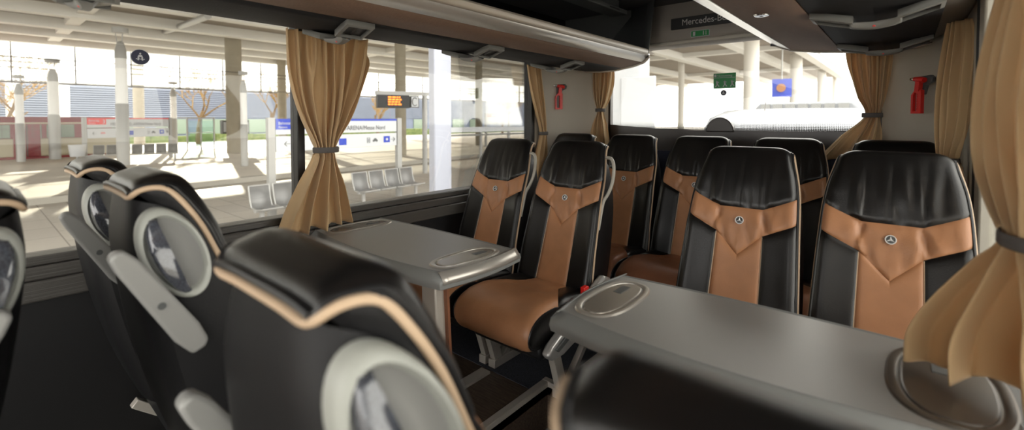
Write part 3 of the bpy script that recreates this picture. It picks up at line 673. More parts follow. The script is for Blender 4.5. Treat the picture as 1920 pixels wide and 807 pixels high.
# ------------------------------------------------------------------ curtains
def curtain(label, st, tie, nf, seed, group=None, nu=170, nv=70, hem=.015, tie_r=None, tdir=None):
    """st rows: (z, cx, cy, half width, fold depth); folds run along the local tangent"""
    rows_dir = None
    if len(st[0]) == 7:   # rows give the far edge and the run direction instead of the middle
        rows_dir = [[(-r[0], r[k]) for r in st] for k in (5, 6)]
        st = [(r[0], r[1]+r[3]*r[5], r[2]+r[3]*r[6], r[3], r[4]) for r in st]
    rnd = random.Random(seed); ph = [rnd.uniform(0, 6.28) for _ in range(4)]
    t = thing('curtain', label, 'curtain', (st[0][1], st[0][2], 0), 0, group)
    z0, z1 = st[0][0], st[-1][0]
    tabs = [[(-r[0], r[i]) for r in st] for i in (1, 2, 3, 4)]
    d = Vector(tdir).normalized(); nrm = Vector((d.y, -d.x, 0))
    P = []
    for i in range(nv+1):
        v = i/nv; z = z0+(z1-z0)*v
        cx, cy, hw, am = [smooth_tab(tb, -z) if k < 2 else lerp_tab(tb, -z) for k, tb in enumerate(tabs)]
        if rows_dir: d = Vector((lerp_tab(rows_dir[0], -z), lerp_tab(rows_dir[1], -z), 0)).normalized(); nrm = Vector((d.y, -d.x, 0))
        hw = smooth_tab(tabs[2], -z); am = max(.002, smooth_tab(tabs[3], -z)); row = []
        for j in range(nu+1):
            u = -1+2*j/nu
            wob = .55*noise.noise(Vector((u*2.0, z*1.3, seed)))+.20*noise.noise(Vector((u*4.5, z*3.5, seed+9)))
            fz = 1-.42*min(1, max(0, (tie+.008-z)/.02)); a = math.pi*nf*fz*(u+wob*(.42+.25*(1-fz)))+ph[0]; k_ = 1+.7*noise.noise(Vector((u*3.3, z*1.1, seed+3))); f = k_*math.sin(a)+.42*math.sin(2.1*a+ph[1]+1.5*wob)+.40*math.sin(.47*a+ph[2])
            lat = .42*math.cos(a)*hw/nf
            zz = z - (.012*math.sin(u*3+seed)*max(0, v-.9)/.1 if z1 < .9 and z1 > .78 else 0) + (hem*noise.noise(Vector((u*3.1, 4.2, seed)))-hem*.6*math.sin(a)*.4)*(max(0, v-.85)/.15)
            p = Vector((cx, cy, zz))+d*(u*hw+lat)+nrm*(am*f+.35*am*(1-u*u))
            row.append(p-Vector((st[0][1], st[0][2], 0)))
        P.append(row)
    b = MB(); b.grid(P); o = obj('cloth', b, 'curtain', t, solid=.0025, ang=180)
    cx, cy, hw, am = [smooth_tab(tb, -tie) for tb in tabs]
    if rows_dir: d = Vector((lerp_tab(rows_dir[0], -tie), lerp_tab(rows_dir[1], -tie), 0)).normalized(); nrm = Vector((d.y, -d.x, 0))
    b = MB(); rows = []
    for k in range(40):
        a = 2*math.pi*k/40; c = Vector((cx-st[0][1], cy-st[0][2], tie))+d*((hw+.010)*math.cos(a))+nrm*((am*1.5+.008)*math.sin(a)+.3*am)
        rows.append([c+Vector((0, 0, h))+((c-Vector((cx-st[0][1], cy-st[0][2], tie))).normalized()*e) for h, e in ((-.013, 0), (-.009, .003), (.009, .003), (.013, 0), (.009, -.002), (-.009, -.002), (-.013, 0))])
    rows.append(rows[0]); b.grid(rows); obj('tie_back', b, 'band_grey', t)
    return t
XW = XL+.075
curtain('tan curtain tied in the middle, its hem resting on the table by the bright window', [(1.648, XW, 1.12, .205, .020), (1.55, XW, 1.115, .200, .024), (1.40, XW, 1.105, .17, .024), (1.25, XW, 1.095, .115, .024), (1.15, XW, 1.085, .062, .024), (1.11, XW, 1.085, .048, .022), (1.07, XW, 1.083, .052, .024), (.95, XW+.01, 1.063, .108, .034), (.85, XW+.02, 1.040, .148, .038), (.760, XW+.038, 1.018, .182, .038)], 1.11, 7.5, 1, tdir=(0, 1, 0))
curtain('narrow tan curtain beside the left red hammer, behind the window-side seat', [(1.65, XL+.04, 2.73, .09, .012), (1.5, XL+.04, 2.76, .085, .013), (1.3, XL+.04, 2.81, .06, .013), (1.145, XL+.04, 2.84, .035, .013), (1.0, XL+.04, 2.82, .06, .013), (.70, XL+.035, 2.79, .08, .012)], 1.145, 4, 2, tdir=(0, 1, 0))
curtain('tan tied curtain at the left edge of the rear window', [(1.71, -.905, 3.29, .10, .016), (1.55, -.91, 3.29, .095, .018), (1.40, -.915, 3.29, .06, .018), (1.325, -.92, 3.29, .028, .016), (1.20, -.925, 3.28, .07, .02), (.98, -.92, 3.26, .11, .022)], 1.325, 5, 3, tdir=(1, .05, 0))
curtain('tan tied curtain at the right edge of the rear window, hem swept sideways', [(1.69, .775, 3.29, .105, .018), (1.55, .78, 3.29, .095, .02), (1.38, .79, 3.29, .065, .02), (1.275, .80, 3.29, .035, .018), (1.15, .745, 3.27, .10, .022), (1.02, .68, 3.25, .14, .024)], 1.275, 5, 4, tdir=(1, -.05, 0))
curtain('tan curtain hanging straight beside the right red hammer', [(1.65, 1.10, 2.62, .055, .012), (1.6, 1.10, 2.62, .065, .014), (1.4, 1.09, 2.62, .075, .016), (1.2, 1.085, 2.62, .065, .016), (1.08, 1.08, 2.62, .04, .014), (.95, 1.09, 2.6, .055, .014), (.75, 1.095, 2.6, .06, .014)], 1.08, 4, 5, tdir=(.5, -.85, 0))
curtain('large tan curtain at the right picture edge, tied above the long table', [(1.655, 1.125, 1.42, .22, .016, .02, -1), (1.545, 1.12, 1.47, .24, .022, .03, -1), (1.41, 1.108, 1.55, .27, .026, .04, -1), (1.28, 1.100, 1.58, .27, .028, .05, -1), (1.15, 1.105, 1.55, .24, .028, .06, -1), (1.075, 1.11, 1.38, .12, .024, .1, -1), (1.035, 1.108, 1.27, .055, .018, .15, -1), (.98, 1.078, 1.27, .085, .020, .4, -.8), (.905, 1.028, 1.265, .11, .022, .65, -.6), (.82, .982, 1.26, .135, .034, .8, -.5), (.760, .973, 1.25, .135, .038, .85, -.45)], 1.035, 4.6, 6, tdir=(.1, -1, 0), nu=220, nv=110)

# ------------------------------------------------------------------ small interior things
def hammer(label, loc, rz, k=1.0):
    t = thing('emergency_hammer', label, 'emergency hammer', loc, rz)
    def o_(n, b, m, **kw): o = obj(n, b, m, t, **kw); return o
    b = MB(); b.prism([(-.035, .055), (-.03, .10), (.06, .105), (.075, .09), (.07, .065), (.035, .05), (.02, .0), (-.03, .0)], lambda x, z, y: (x*k, y, z*k), -.008, .012); o_('bracket', b, 'dark_grey', bevel=.004)
    b = MB(); P = [(-.032, -.105), (.030, -.105), (.030, .025), (.012, .03), (-.006, .03), (-.032, .0)]
    O = P; I = [(-.020, -.092), (.004, -.092), (.004, .005), (-.008, .012), (-.020, -.002), (-.020, -.03)]
    vs = [(p[0]*k, -.028, p[1]*k) for p in O]+[(p[0]*k, -.028, p[1]*k) for p in I]+[(p[0]*k, -.008, p[1]*k) for p in O]+[(p[0]*k, -.008, p[1]*k) for p in I]
    fs = []
    for i in range(6):
        j = (i+1) % 6; fs += [(i, j, 6+j, 6+i), (12+i, 18+i, 18+j, 12+j), (i, 12+i, 12+j, j), (6+i, 6+j, 18+j, 18+i)]
    b.add(vs, fs)
    for i in range(7): b.box(.004*k, .012*k, -.030, -.012, (-.085+i*.014)*k, (-.078+i*.014)*k)
    o_('handle', b, 'red', bevel=.002)
    b = MB(); b.obox((.006*k, -.022, .02*k), (.012*k, -.022, .075*k), .024, .02, Vector((0, 1, 0))); b.tube([(-.018*k, -.022, .088*k), (.025*k, -.022, .082*k), (.045*k, -.022, .078*k)], [.011, .015, .013], 12)
    o_('hammer_head', b, 'red')
    b = MB(); b.tube([(-.046*k, -.022, .090*k), (-.040*k, -.022, .0895*k), (-.018*k, -.022, .088*k)], [.004, .008, .010], 12); o_('steel_tip', b, 'chrome')
    b = MB(); b.box(-.020*k, .004*k, -.012, -.009, -.092*k, .01*k); o_('insert_plate', b, 'mid_grey')
    return t
hammer('red emergency hammer on the left rear corner, between two curtains', (-1.145, 3.02, 1.43), R(52), .95)
hammer('red emergency hammer on the right rear corner panel', (1.000, 3.10, 1.375), R(-50), .9)
# recess rims behind hammers
t = thing('name_badge', 'black badge strip with silver lettering on the panel over the rear window', 'badge', (0, HY-.006, 1.865))
b = MB(); b.box(-.30, .12, -.006, .01, 0, .075); obj('backing', b, 'black_plastic', t, bevel=.002)
bpy.context.view_layer.update()
text('Mercedes-Benz', (-.225, HY-.0135, 1.886), (1, 0, 0), (0, 0, 1), .058, 'rack_silver', t, sx=.92)
t = thing('exit_sign', 'small green exit plate under the black badge strip', 'sign', (0, HY-.004, 1.80))
b = MB(); b.box(-.165, -.045, -.004, .01, 0, .042); obj('border', b, 'sign_white', t)
b = MB(); b.box(-.162, -.048, -.0055, -.003, .003, .039); obj('face', b, 'green', t)
b = MB(); b.box(-.150, -.135, -.0065, -.005, .008, .034); b.box(-.085, -.079, -.0065, -.005, .008, .034); b.box(-.068, -.064, -.0065, -.005, .008, .034); obj('pictogram', b, 'sign_white', t)
t = thing('exit_sticker', 'green emergency exit sticker with white figures on the rear window', 'sticker', (0, YB+.004, 1.465))
b = MB(); b.box(-.085, .060, .0, .003, 0, .105); obj('face', b, 'green', t)
b = MB(); b.box(-.080, .055, -.0012, .0, .072, .075); b.box(-.080, -.066, -.0012, .0, .080, .098)
for i, x in enumerate((-.075, -.025, .022)):
    b.lathe([(0, -.002), (.006, 0), (0, .002)], (x+.012, -.001, .058), 8); b.obox((x+.012, -.001, .052), (x+.016, -.001, .028), .010, .001, Vector((0, 1, 0))); b.obox((x+.016, -.001, .03), (x+.004, -.001, .012), .006, .001, Vector((0, 1, 0))); b.obox((x+.016, -.001, .03), (x+.028, -.001, .014), .006, .001, Vector((0, 1, 0))); b.obox((x+.012, -.001, .05), (x+.026, -.001, .042), .005, .001, Vector((0, 1, 0)))
obj('pictogram', b, 'sign_white', t)
text('Notausstieg', (-.060, YB+.0035, 1.465+.081), (1, 0, 0), (0, 0, 1), .020, 'sign_white', t, ext=.0003)
def belt_sticker(label, org, xd, r, fore):
    xd = Vector(xd); n = xd.cross(Vector((0, 0, 1)))
    t = thing('seat_belt_sticker', label, 'sticker', org)
    def P(x, z, h): return xd*x+Vector((0, 0, z))+n*h
    def disc(rr, h0, h1): b = MB(); b.grid([[P(q*math.cos(2*math.pi*k/36), q*math.sin(2*math.pi*k/36), h) for k in range(36)] for q, h in ((0.0001, h1), (rr, h1), (rr, h0))], 0, True); return b
    obj('rim', disc(r, 0, .001), 'sign_white', t); obj('face', disc(r*.93, .001, .002), 'navy', t)
    b = MB(); s = r
    b.prism([(-.10*s+.10*s*math.cos(a)+.1*s, .42*s+.13*s*math.sin(a)) for a in np.linspace(0, 6.0, 12)], lambda x, z, h: P(x, z, h), .002, .0026)
    b.prism([(-.18*s, .26*s), (.16*s, .26*s), (.30*s, -.10*s), (.22*s, -.12*s), (.14*s, .0), (-.14*s, 0), (-.22*s, -.12*s), (-.30*s, -.10*s)], lambda x, z, h: P(x, z, h), .002, .0026)
    b.prism([(-.45*s, -.22*s), (.45*s, -.22*s), (.45*s, -.30*s), (-.45*s, -.30*s)], lambda x, z, h: P(x, z, h), .002, .0026)
    b.prism([(-.24*s, -.05*s), (-.10*s, -.05*s), (-.14*s, -.42*s), (-.30*s, -.42*s)], lambda x, z, h: P(x, z, h), .0021, .0027)
    b.prism([(.24*s, -.05*s), (.10*s, -.05*s), (.14*s, -.42*s), (.30*s, -.42*s)], lambda x, z, h: P(x, z, h), .0021, .0027)
    obj('pictogram', b, 'sign_white', t); return t
belt_sticker('round navy seat belt sticker high on the bright side window', (XL-.024, .424, 1.482), (0, 1, 0), .029, 1)
belt_sticker('small round seat belt sticker below the green sticker on the rear window', (-.018, YB+.006, 1.435), (1, 0, 0), .020, 1)
# ------------------------------------------------------------------ the bus station outside
GZ = -1.1
def dep(p): return (Vector(p)-CAMLOC).dot(FWD)
def z_at(px, py, p): return px_depth(px, py, dep(p)).z
def paving():
    m = MT['paving']; nt = m.node_tree; b = nt.nodes['Principled BSDF']
    tc = nt.nodes.new('ShaderNodeTexCoord'); br = nt.nodes.new('ShaderNodeTexBrick'); br.inputs['Scale'].default_value = 1.0
    br.inputs['Color1'].default_value = (.47, .44, .39, 1); br.inputs['Color2'].default_value = (.42, .39, .35, 1); br.inputs['Mortar'].default_value = (.25, .23, .20, 1)
    br.inputs['Mortar Size'].default_value = .012; br.inputs['Brick Width'].default_value = 1.2; br.inputs['Row Height'].default_value = .6
    nt.links.new(tc.outputs['Object'], br.inputs[0]); nt.links.new(br.outputs[0], b.inputs['Base Color'])
paving()
b = MB(); b.box(-160, 60, -80, 160, GZ-.2, GZ); o = struct('ground', b, 'paving', smooth=False)
k0, k1 = gp(40, 386), gp(870, 297); kd = (k1-k0).normalized(); kn = Vector((-kd.y, kd.x, 0))
b = MB(); a0 = k0-kd*25; a1 = k1+kd*60
b.add([a0+Vector((0, 0, -.1)), a1+Vector((0, 0, -.1)), a1+kn*20, a0+kn*20, a0+Vector((0, 0, .16)), a1+Vector((0, 0, .16)), a1+kn*20+Vector((0, 0, .16)), a0+kn*20+Vector((0, 0, .16))], [(0, 1, 2, 3), (4, 5, 6, 7), (0, 1, 5, 4), (1, 2, 6, 5), (2, 3, 7, 6), (3, 0, 4, 7)])
struct('ground_platform', b, 'platform', smooth=False)
b = MB(); b.obox(a0+Vector((0, 0, .06)), a1+Vector((0, 0, .06)), .35, .24); struct('kerb', b, 'kerb', bevel=.02)
# roof over the platforms
RX0, RX1, RZ = -44, -5, 6.9
b = MB(); b.box(RX0, RX1, -30, 75, RZ, RZ+.35); struct('roof', b, 'roof_tan', smooth=False)
for i, x in enumerate((-43.6, -39.4, -35.4, -31.0, -26, -20, -14, -8.5, -5.2)):
    b = MB(); b.box(x-.35, x+.35, -30, 75, RZ-.55, RZ-.002); struct('beam', b, 'beam_white', smooth=False)
for i, y in enumerate((-14, 4, 22, 40, 58)):
    b = MB(); b.box(RX0+.8, RX1-.7, y-.3, y+.3, RZ-.35, RZ-.002); o = struct('beam_cross', b, 'beam_white', smooth=False)
def column(px, py, wpx, label, cap=True, ztop=RZ):
    p = gp(px, py); r = wpx*dep(p)/CP['f']/2
    b = MB(); b.lathe([(0, GZ-.1), (r, GZ-.1), (r, ztop-.0), (0, ztop)], (p.x, p.y, 0), 24)
    t = thing('column', label, 'column', (0, 0, 0), 0, 'station columns'); obj('shaft', b, 'concrete' if px < 1200 else 'column_white', t)
    return t, p, r
for a in ((441, 291, 27, 'thick grey roof column with two lanterns, beyond the kerb left of the first curtain'), (262, 272, 17, 'slim grey column behind the round seat belt sticker'), (530, 272, 15, 'slim grey column just left of the first curtain'), (752, 297, 20, 'grey column behind the hanging departure display'), (898, 276, 13, 'pale column beyond the white railing'), (1406, 292, 26, 'white round column beyond the rear window, beside the green sticker'), (1490, 275, 20, 'white round column beyond the rear window, above the roof grille of the white van'), (1538, 264, 14, 'third white column in the row receding behind the rear window'), (1562, 257, 9, 'farthest thin white column, near the right rear curtain'), (1276, 270, 11, 'thin pale column in the left half of the rear window')):
    t, p, r = column(*a)
    if a[0] == 441:
        for sg in (-1, 1):
            q = p+Vector((.6*sg*.7, .6*sg*.7, 0))*1.1; zz = z_at(441, 207, p)
            b = MB(); b.obox(q+Vector((0, 0, zz-.45)), q+Vector((0, 0, zz+.45)), .5, .35, Vector((0, 1, 0))); l = obj('lantern', b, 'dark_grey', t, bevel=.03)
            b = MB(); b.obox(q+Vector((0, 0, zz-.32)), q+Vector((0, 0, zz+.32)), .54, .24, Vector((0, 1, 0))); obj('lantern_glass', b, 'sign_white', l)
b = MB(); b.tube([px_depth(244, 84, 40), px_depth(390, 30, 22)], .16, 10); tag(obj('roof_strut', b, 'post_grey'), 'slanted grey strut under the station roof', 'strut')
# hung glass screen
t = thing('glass_screen', 'long hanging glass screen under the far edge of the station roof', 'glass screen', (0, 0, 0))
b = MB(); b.box(RX0-.03, RX0+.03, -30, 75, 3.75, RZ); obj('pane', b, 'screen_glass', t, smooth=False)
b = MB(); b.box(RX0-.08, RX0+.08, -30, 75, 3.68, 3.80); b.box(RX0-.05, RX0+.05, -30, 75, 4.68, 4.73)
for i in range(33): b.box(RX0-.04, RX0+.08, -29+i*3.1, -28.93+i*3.1, 3.7, RZ)
f = obj('frame', b, 'wire', t, smooth=False)
# luminous lamp posts
def lamp(px, by, ty, wpx, label):
    p = gp(px, by); d = dep(p); r = wpx*d/CP['f']/2; zt = z_at(px, ty, p); h = zt-GZ
    t = thing('lamp_post', label, 'lamp post', (p.x, p.y, GZ-.02), 0, 'tube lamp posts')
    b = MB(); b.lathe([(r*1.0, 0), (r, h*.46), (r*.8, h*.47)], n=16); obj('mast', b, 'post_grey', t)
    b = MB(); b.lathe([(r*.94, h*.46), (r*.9, h*.80), (r*.6, h*.88)], n=16); obj('light_tube', b, 'tube_white', t)
    b = MB(); b.lathe([(r*.95, h*.78), (r*.92, h*.83), (r*.5, h*.895), (r*.25, h*.90), (r*.0, h*.90)], n=16); obj('collar', b, 'post_grey', t)
    b = MB()
    for k in range(3):
        a = k*2.1+.4; b.tube([(r*.45*math.cos(a), r*.45*math.sin(a), h*.88), (r*.7*math.cos(a), r*.7*math.sin(a), h*.965)], r*.07, 6)
    obj('spokes', b, 'post_grey', t)
    b = MB(); b.lathe([(0, h*.955), (r*1.25, h*.96), (r*1.25, h*.995), (0, h)], n=16); obj('cap', b, 'post_grey', t)
for a in ((232, 316, 52, 20, 'tallest lamp post, left of the round seat belt sticker'), (104, 304, 110, 17, 'lamp post second from the left, in front of the red tram'), (40, 309, 140, 13, 'leftmost lamp post, in front of the red tram doors'), (327, 281, 153, 11, 'lamp post at the right end of the red-topped platform sign'), (459, 318, 133, 12, 'lamp post just right of the thick lantern column')): lamp(*a)
# platform signs
def sign(label, pl, pr, ztop, zbot, head, hc, num, tdir_txt):
    A, B = gp(*pl), gp(*pr); d = (B-A); L = d.length; d.normalize(); n = Vector((d.y, -d.x, 0)); up = Vector((0, 0, 1))
    t = thing('platform_sign', label, 'sign', (A.x, A.y, GZ)); A0 = Vector((0, 0, 0))
    def P(u, z, o): return A0+d*u+up*(z-GZ)+n*o
    def pl_(u0, u1, z0, z1, o0, o1): 
        b = MB(); b.add([P(u, z, o) for u in (u0, u1) for o in (o0, o1) for z in (z0, z1)], [(0, 1, 3, 2), (4, 6, 7, 5), (0, 4, 5, 1), (2, 3, 7, 6), (0, 2, 6, 4), (1, 5, 7, 3)]); return b
    H = ztop-zbot; m = zbot+H*.50
    for u in (-.08, L+.0): obj('post', pl_(u, u+.16, GZ, ztop+.03, -.06, .06), 'post_grey', t)
    obj('upper_panel', pl_(.1, L-.02, m+.02, ztop, -.04, .04), 'sign_white', t, bevel=.01); obj('lower_panel', pl_(.1, L-.02, zbot, m-.02, -.04, .04), 'sign_white', t, bevel=.01)
    obj('top_stripe', pl_(.1, L-.02, ztop-.05, ztop+.004, -.045, .045), hc, t)
    hw = L*.20; obj('number_field', pl_(.1, .1+hw, m+H*.18, ztop+.001, .03, .047), hc, t)
    W = Vector((A.x, A.y, GZ))
    def T(s, u, z, size, c, sx=1): text(s, W+P(u, z, .052), d, up, size, c, t, sx=sx)
    T('Bahnsteig', .16, m+H*.33, H*.13, 'sign_white', .9); T('Platform', .16, m+H*.22, H*.09, 'sign_white', .9); T(num, .1+hw*.80, m+H*.23, H*.28, 'sign_white', .9)
    T('MERKUR SPIEL-ARENA/Messe Nord', L*.27, m+H*.12, H*.22, 'text_grey', L*.70/(29*.60*H*.22))
    # pictograms of the lower strip
    zc = zbot+H*.24; e = H*.09
    b = MB()
    for u, sg in ((L*.10, 1), (L*.955, -1)):
        for (u0, z0_, u1, z1_) in ((0, 0, 2, 0), (0, 0, .8, .8), (0, 0, .8, -.8)): b.obox(P(u+sg*(u0-1)*e, zc+z0_*e, .046), P(u+sg*(u1-1)*e, zc+z1_*e, .046), .01, e*.28, n)
    obj('arrow', b, 'dark_grey', t)
    obj('pictogram_red', pl_(L*.17, L*.225, zc-e, zc+e*1.1, .04, .046), 'sign_white', t)
    b = MB()
    for k in range(2): b.tube([P(L*(.178+.022*k)+e*.35*math.cos(a), zc+e*.6*math.sin(a), .048) for a in np.linspace(-.6, 3.6, 9)], e*.12, 5)
    obj('tram_pictogram', b, 'sign_red', t)
    obj('pictogram_blue', pl_(L*.475, L*.535, zc-e*1.4, zc+e*1.1, .04, .046), 'blue', t)
    obj('pictogram_hotel', pl_(L*.865, L*.925, zc-e*1.2, zc+e*1.4, .04, .046), 'blue', t)
    b = MB()
    for q in range(2): b.box(0, 0, 0, 0, 0, 0)
    b = MB(); c = P(L*.725, zc, .046)
    for (u0, z0_, u1, z1_) in ((-.6, -1, -.6, 1), (.6, -1, .6, 1), (-.6, 1, .6, 1), (-.6, -1, .6, -1), (0, -.7, 0, .5)): b.obox(c+d*(u0*e)+up*(z0_*e), c+d*(u1*e)+up*(z1_*e), .008, e*.18, n)
    obj('lift_pictogram', b, 'dark_grey', t)
    b = MB(); c = P(L*.785, zc, .046)
    b.prism([(-1.2, -.5), (1.2, -.5), (1.2, .05), (.75, .15), (.45, .7), (-.45, .7), (-.75, .15), (-1.2, .05)], lambda x, z, o: c+d*(x*e)+up*(z*e)+n*o, 0, .006)
    b.prism([(-.95, -.8), (-.6, -.8), (-.6, -.4), (-.95, -.4)], lambda x, z, o: c+d*(x*e)+up*(z*e)+n*o, 0, .006); b.prism([(.95, -.8), (.6, -.8), (.6, -.4), (.95, -.4)], lambda x, z, o: c+d*(x*e)+up*(z*e)+n*o, 0, .006)
    obj('taxi_pictogram', b, 'dark_grey', t)
    b = MB(); c = P(L*.895, zc+e*.1, .05); b.prism([(.55*e*math.cos(a), .55*e*math.sin(a)) for a in np.linspace(0, 6, 12)], lambda x, z, o: c+d*x+up*z+n*o, 0, .004); obj('disc', b, 'sign_white', t)
    return A, B, d, n
A, B, d, n = sign('blue-topped platform 4 sign behind the first tan curtain', (510, 412), (744, 371), 1.262, .48, 'Bahnsteig', 'blue', '4', 0)
sign('red-topped platform 3 sign, in front of the red tram', (160, 313), (318, 300), 1.32, .30, 'Bahnsteig', 'sign_red', '3', 0)
# metal benches
def bench(label, p, d, nseat, w_=.62):
    d = Vector(d).normalized(); n = Vector((d.y, -d.x, 0)); up = Vector((0, 0, 1)); t = thing('waiting_bench', label, 'bench', (p.x, p.y, p.z), 0, 'metal platform benches')
    L = nseat*w_
    b = MB(); b.obox(d*0+up*.40, d*L+up*.40, .08, .06); obj('beam', b, 'post_grey', t)
    for u in (.3*w_, L-.3*w_):
        b = MB(); b.obox(d*u+up*.40, d*u-up*.02, .08, .06, n); b.obox(d*u-n*.25, d*u+n*.25, .06, .04); obj('leg', b, 'post_grey', t)
    for k in range(nseat):
        a = d*(k*w_+.04); e = d*((k+1)*w_-.04)
        pts = [n*.26+up*.45, n*.02+up*.42, -n*.20+up*.44, -n*.27+up*.60, -n*.33+up*.90]
        b = MB(); b.grid([[a+q, e+q] for q in pts]); s_ = obj('seat', b, 'seat_mesh', t, solid=.02)
        b = MB(); b.tube([a+q for q in pts], .018, 6); b.tube([e+q for q in pts], .018, 6); b.tube([a+pts[-1], e+pts[-1]], .018, 6); b.tube([a+pts[0], e+pts[0]], .018, 6); obj('seat_rim', b, 'post_grey', s_)
bench('metal bench of four seats under the blue-topped sign', A+d*2.05+n*.45, d, 4, .55)
bench('metal bench of three seats at the left end of the blue-topped sign', A-d*.75+n*.75, d, 3, .52)
q = gp(335, 307)+Vector((0, 0, .16)); q0 = gp(172, 314)+Vector((0, 0, .16)); bench('long metal bench on the platform below the red-topped sign', q0, q-q0, 7, (q-q0).length/7)
# tram
t = thing('tram', 'dark red and cream tram standing behind the lamp posts', 'tram', (-37.2, 0, GZ))
y0, y1 = -14, 6.4
def tb(n, x0, x1, ya, yb, za, zb, m, par=t, **k): b = MB(); b.box(x0, x1, ya, yb, za, zb); return obj(n, b, m, par, **k)
tb('body', -1.2, 1.2, y0, y1, .28, 1.30, 'tram_cream', bevel=.08, seg=3)
tb('skirt', -1.17, 1.17, y0, y1-.1, .02, .30, 'tram_red', bevel=.03)
tb('window_band', -1.19, 1.19, y0, y1-.1, 1.28, 2.28, 'tram_red', bevel=.06)
tb('stripe', -1.21, 1.21, y0, y1-.05, 2.10, 2.18, 'tram_cream')
b = MB(); b.prism([(-1.15, 2.2), (1.15, 2.2), (1.0, 2.50), (-1.0, 2.50)], lambda x, z, y: (x, y, z), y0, y1-.3); obj('roof', b, 'tram_red', t, bevel=.05)
for a, c in ((-1.6, -.35), (.95, 1.55), (2.05, 2.75), (2.95, 4.1), (4.75, 5.3), (-2.9, -2.0), (-4.6, -3.2), (5.75, 6.28)):
    wf = tb('window', 1.17, 1.215, a, c, 1.32, 2.06, 'tram_glass', bevel=.04); tb('window_bar', 1.20, 1.225, a, c, 1.80, 1.825, 'wire', wf); tb('window_bar', 1.20, 1.225, (a+c)/2-.012, (a+c)/2+.012, 1.32, 2.06, 'wire', wf)
for a in (-.15, 1.75):
    dr = tb('door', 1.185, 1.22, a-.1, a+.95, .30, 2.08, 'tram_red', bevel=.02); tb('door_window', 1.21, 1.225, a, a+.35, 1.2, 2.0, 'tram_glass', dr, bevel=.02); tb('door_gap', 1.21, 1.226, a+.40, a+.45, .32, 2.06, 'wire', dr)
# far building, hedge and trees
t = thing('station_hall', 'long blue-grey louvred building behind the trees', 'building', (-78, 0, GZ))
b = MB(); b.box(-6, 0, -70, 120, 0, 6.6); obj('wall', b, 'facade_blue', t, smooth=False)
for i in range(14): b = MB(); b.box(0, .25, -70, 120, 2.7+i*.28, 2.82+i*.28); obj('louvre', b, 'slat_blue', t, smooth=False)
for i in range(22): b = MB(); b.box(0, .2, -38+i*5.5, -34.5+i*5.5, .3, 2.4); obj('window', b, 'tram_glass', t, smooth=False)
for i, y in enumerate((-1, 3.4, 7.4)): b = MB(); b.lathe([(0, 0), (.55, 0), (.55, 6.3), (0, 6.3)], (4.5, y, 0), 14); obj('pillar', b, 'beam_white', t)
b = MB(); rnd = random.Random(4)
for i in range(60):
    y = -30+i*1.9; P = []
    b.box(-57.6+rnd.uniform(-.3, .3), -56, y, y+1.95, GZ-.1, GZ+.75+rnd.uniform(-.15, .2))
o = obj('hedge', b, 'hedge', smooth=False); tag(o, 'low green hedge along the far side of the tracks', 'hedge'); o['kind'] = 'stuff'
def tree(label, base, h, seed, spread=1.0):
    rnd = random.Random(seed); tr = MB(); tw = MB()
    def grow(p, d, L, r, lv):
        segs = 4; P = [p]; r = max(r, .022); rs = [r]
        for k in range(segs):
            d = (d+Vector((rnd.uniform(-.22, .22), rnd.uniform(-.22, .22), rnd.uniform(-.02, .16)))).normalized(); P.append(P[-1]+d*(L/segs)); rs.append(r*(1-.55*(k+1)/segs))
        (tr if lv < 2 else tw).tube(P, rs, 6 if lv < 2 else 4)
        if lv < 5:
            for k in range(rnd.randint(3, 4) if lv < 4 else 3):
                i = rnd.randint(2, segs); a = rnd.uniform(0, 6.28); nd = (d*.7+Vector((math.cos(a), math.sin(a), rnd.uniform(.0, .7)))*spread*.75).normalized()
                grow(P[i], nd, L*rnd.uniform(.55, .8), rs[i]*.72, lv+1)
    grow(Vector((0, 0, -.1)), Vector((0, 0, 1)), h*.36, h*.026, 0)
    t = thing('bare_tree', label, 'tree', base, 0, 'bare trees beyond the tracks'); obj('trunk', tr, 'bark', t); obj('twigs', tw, 'twig', t)
def at_x(px, X):
    dd = RGT*((px-960)/CP['f'])+FWD; k = (X-CAMLOC.x)/dd.x; p = CAMLOC+dd*k; return Vector((p.x, p.y, GZ))
tree('bare yellowish tree between the sticker and the lantern column', at_x(372, -50), 9.5, 3)
tree('bare tree at the far left edge above the tram', at_x(2, -49), 9, 5)
tree('bare tree just left of the first curtain, behind the slim column', at_x(508, -50), 9, 8)
tree('bare tree between the first curtain and the departure display', at_x(708, -50), 8.5, 12)
tree('bare tree behind the white railing near the narrow curtain', at_x(942, -49), 8, 15)
# overhead wires
b = MB()
for zz, x in ((4.4, -36), (3.5, -38), (4.1, -30)): b.tube([(x, -30, zz), (x, 75, zz)], .025, 5)
tag(obj('overhead_wires', b, 'wire'), 'thin overhead tram wires running across the bright glass', 'wires')
# tall white post near the coach
p = px_depth(825, 225, 7.0); b = MB(); b.obox(Vector((p.x, p.y, GZ-.05)), Vector((p.x, p.y, 5.5)), .27, .27, Vector((.4, 1, 0))); tag(obj('white_post', b, 'pale_blue', bevel=.02), 'tall white square post right outside, between display and window-side seat', 'post')
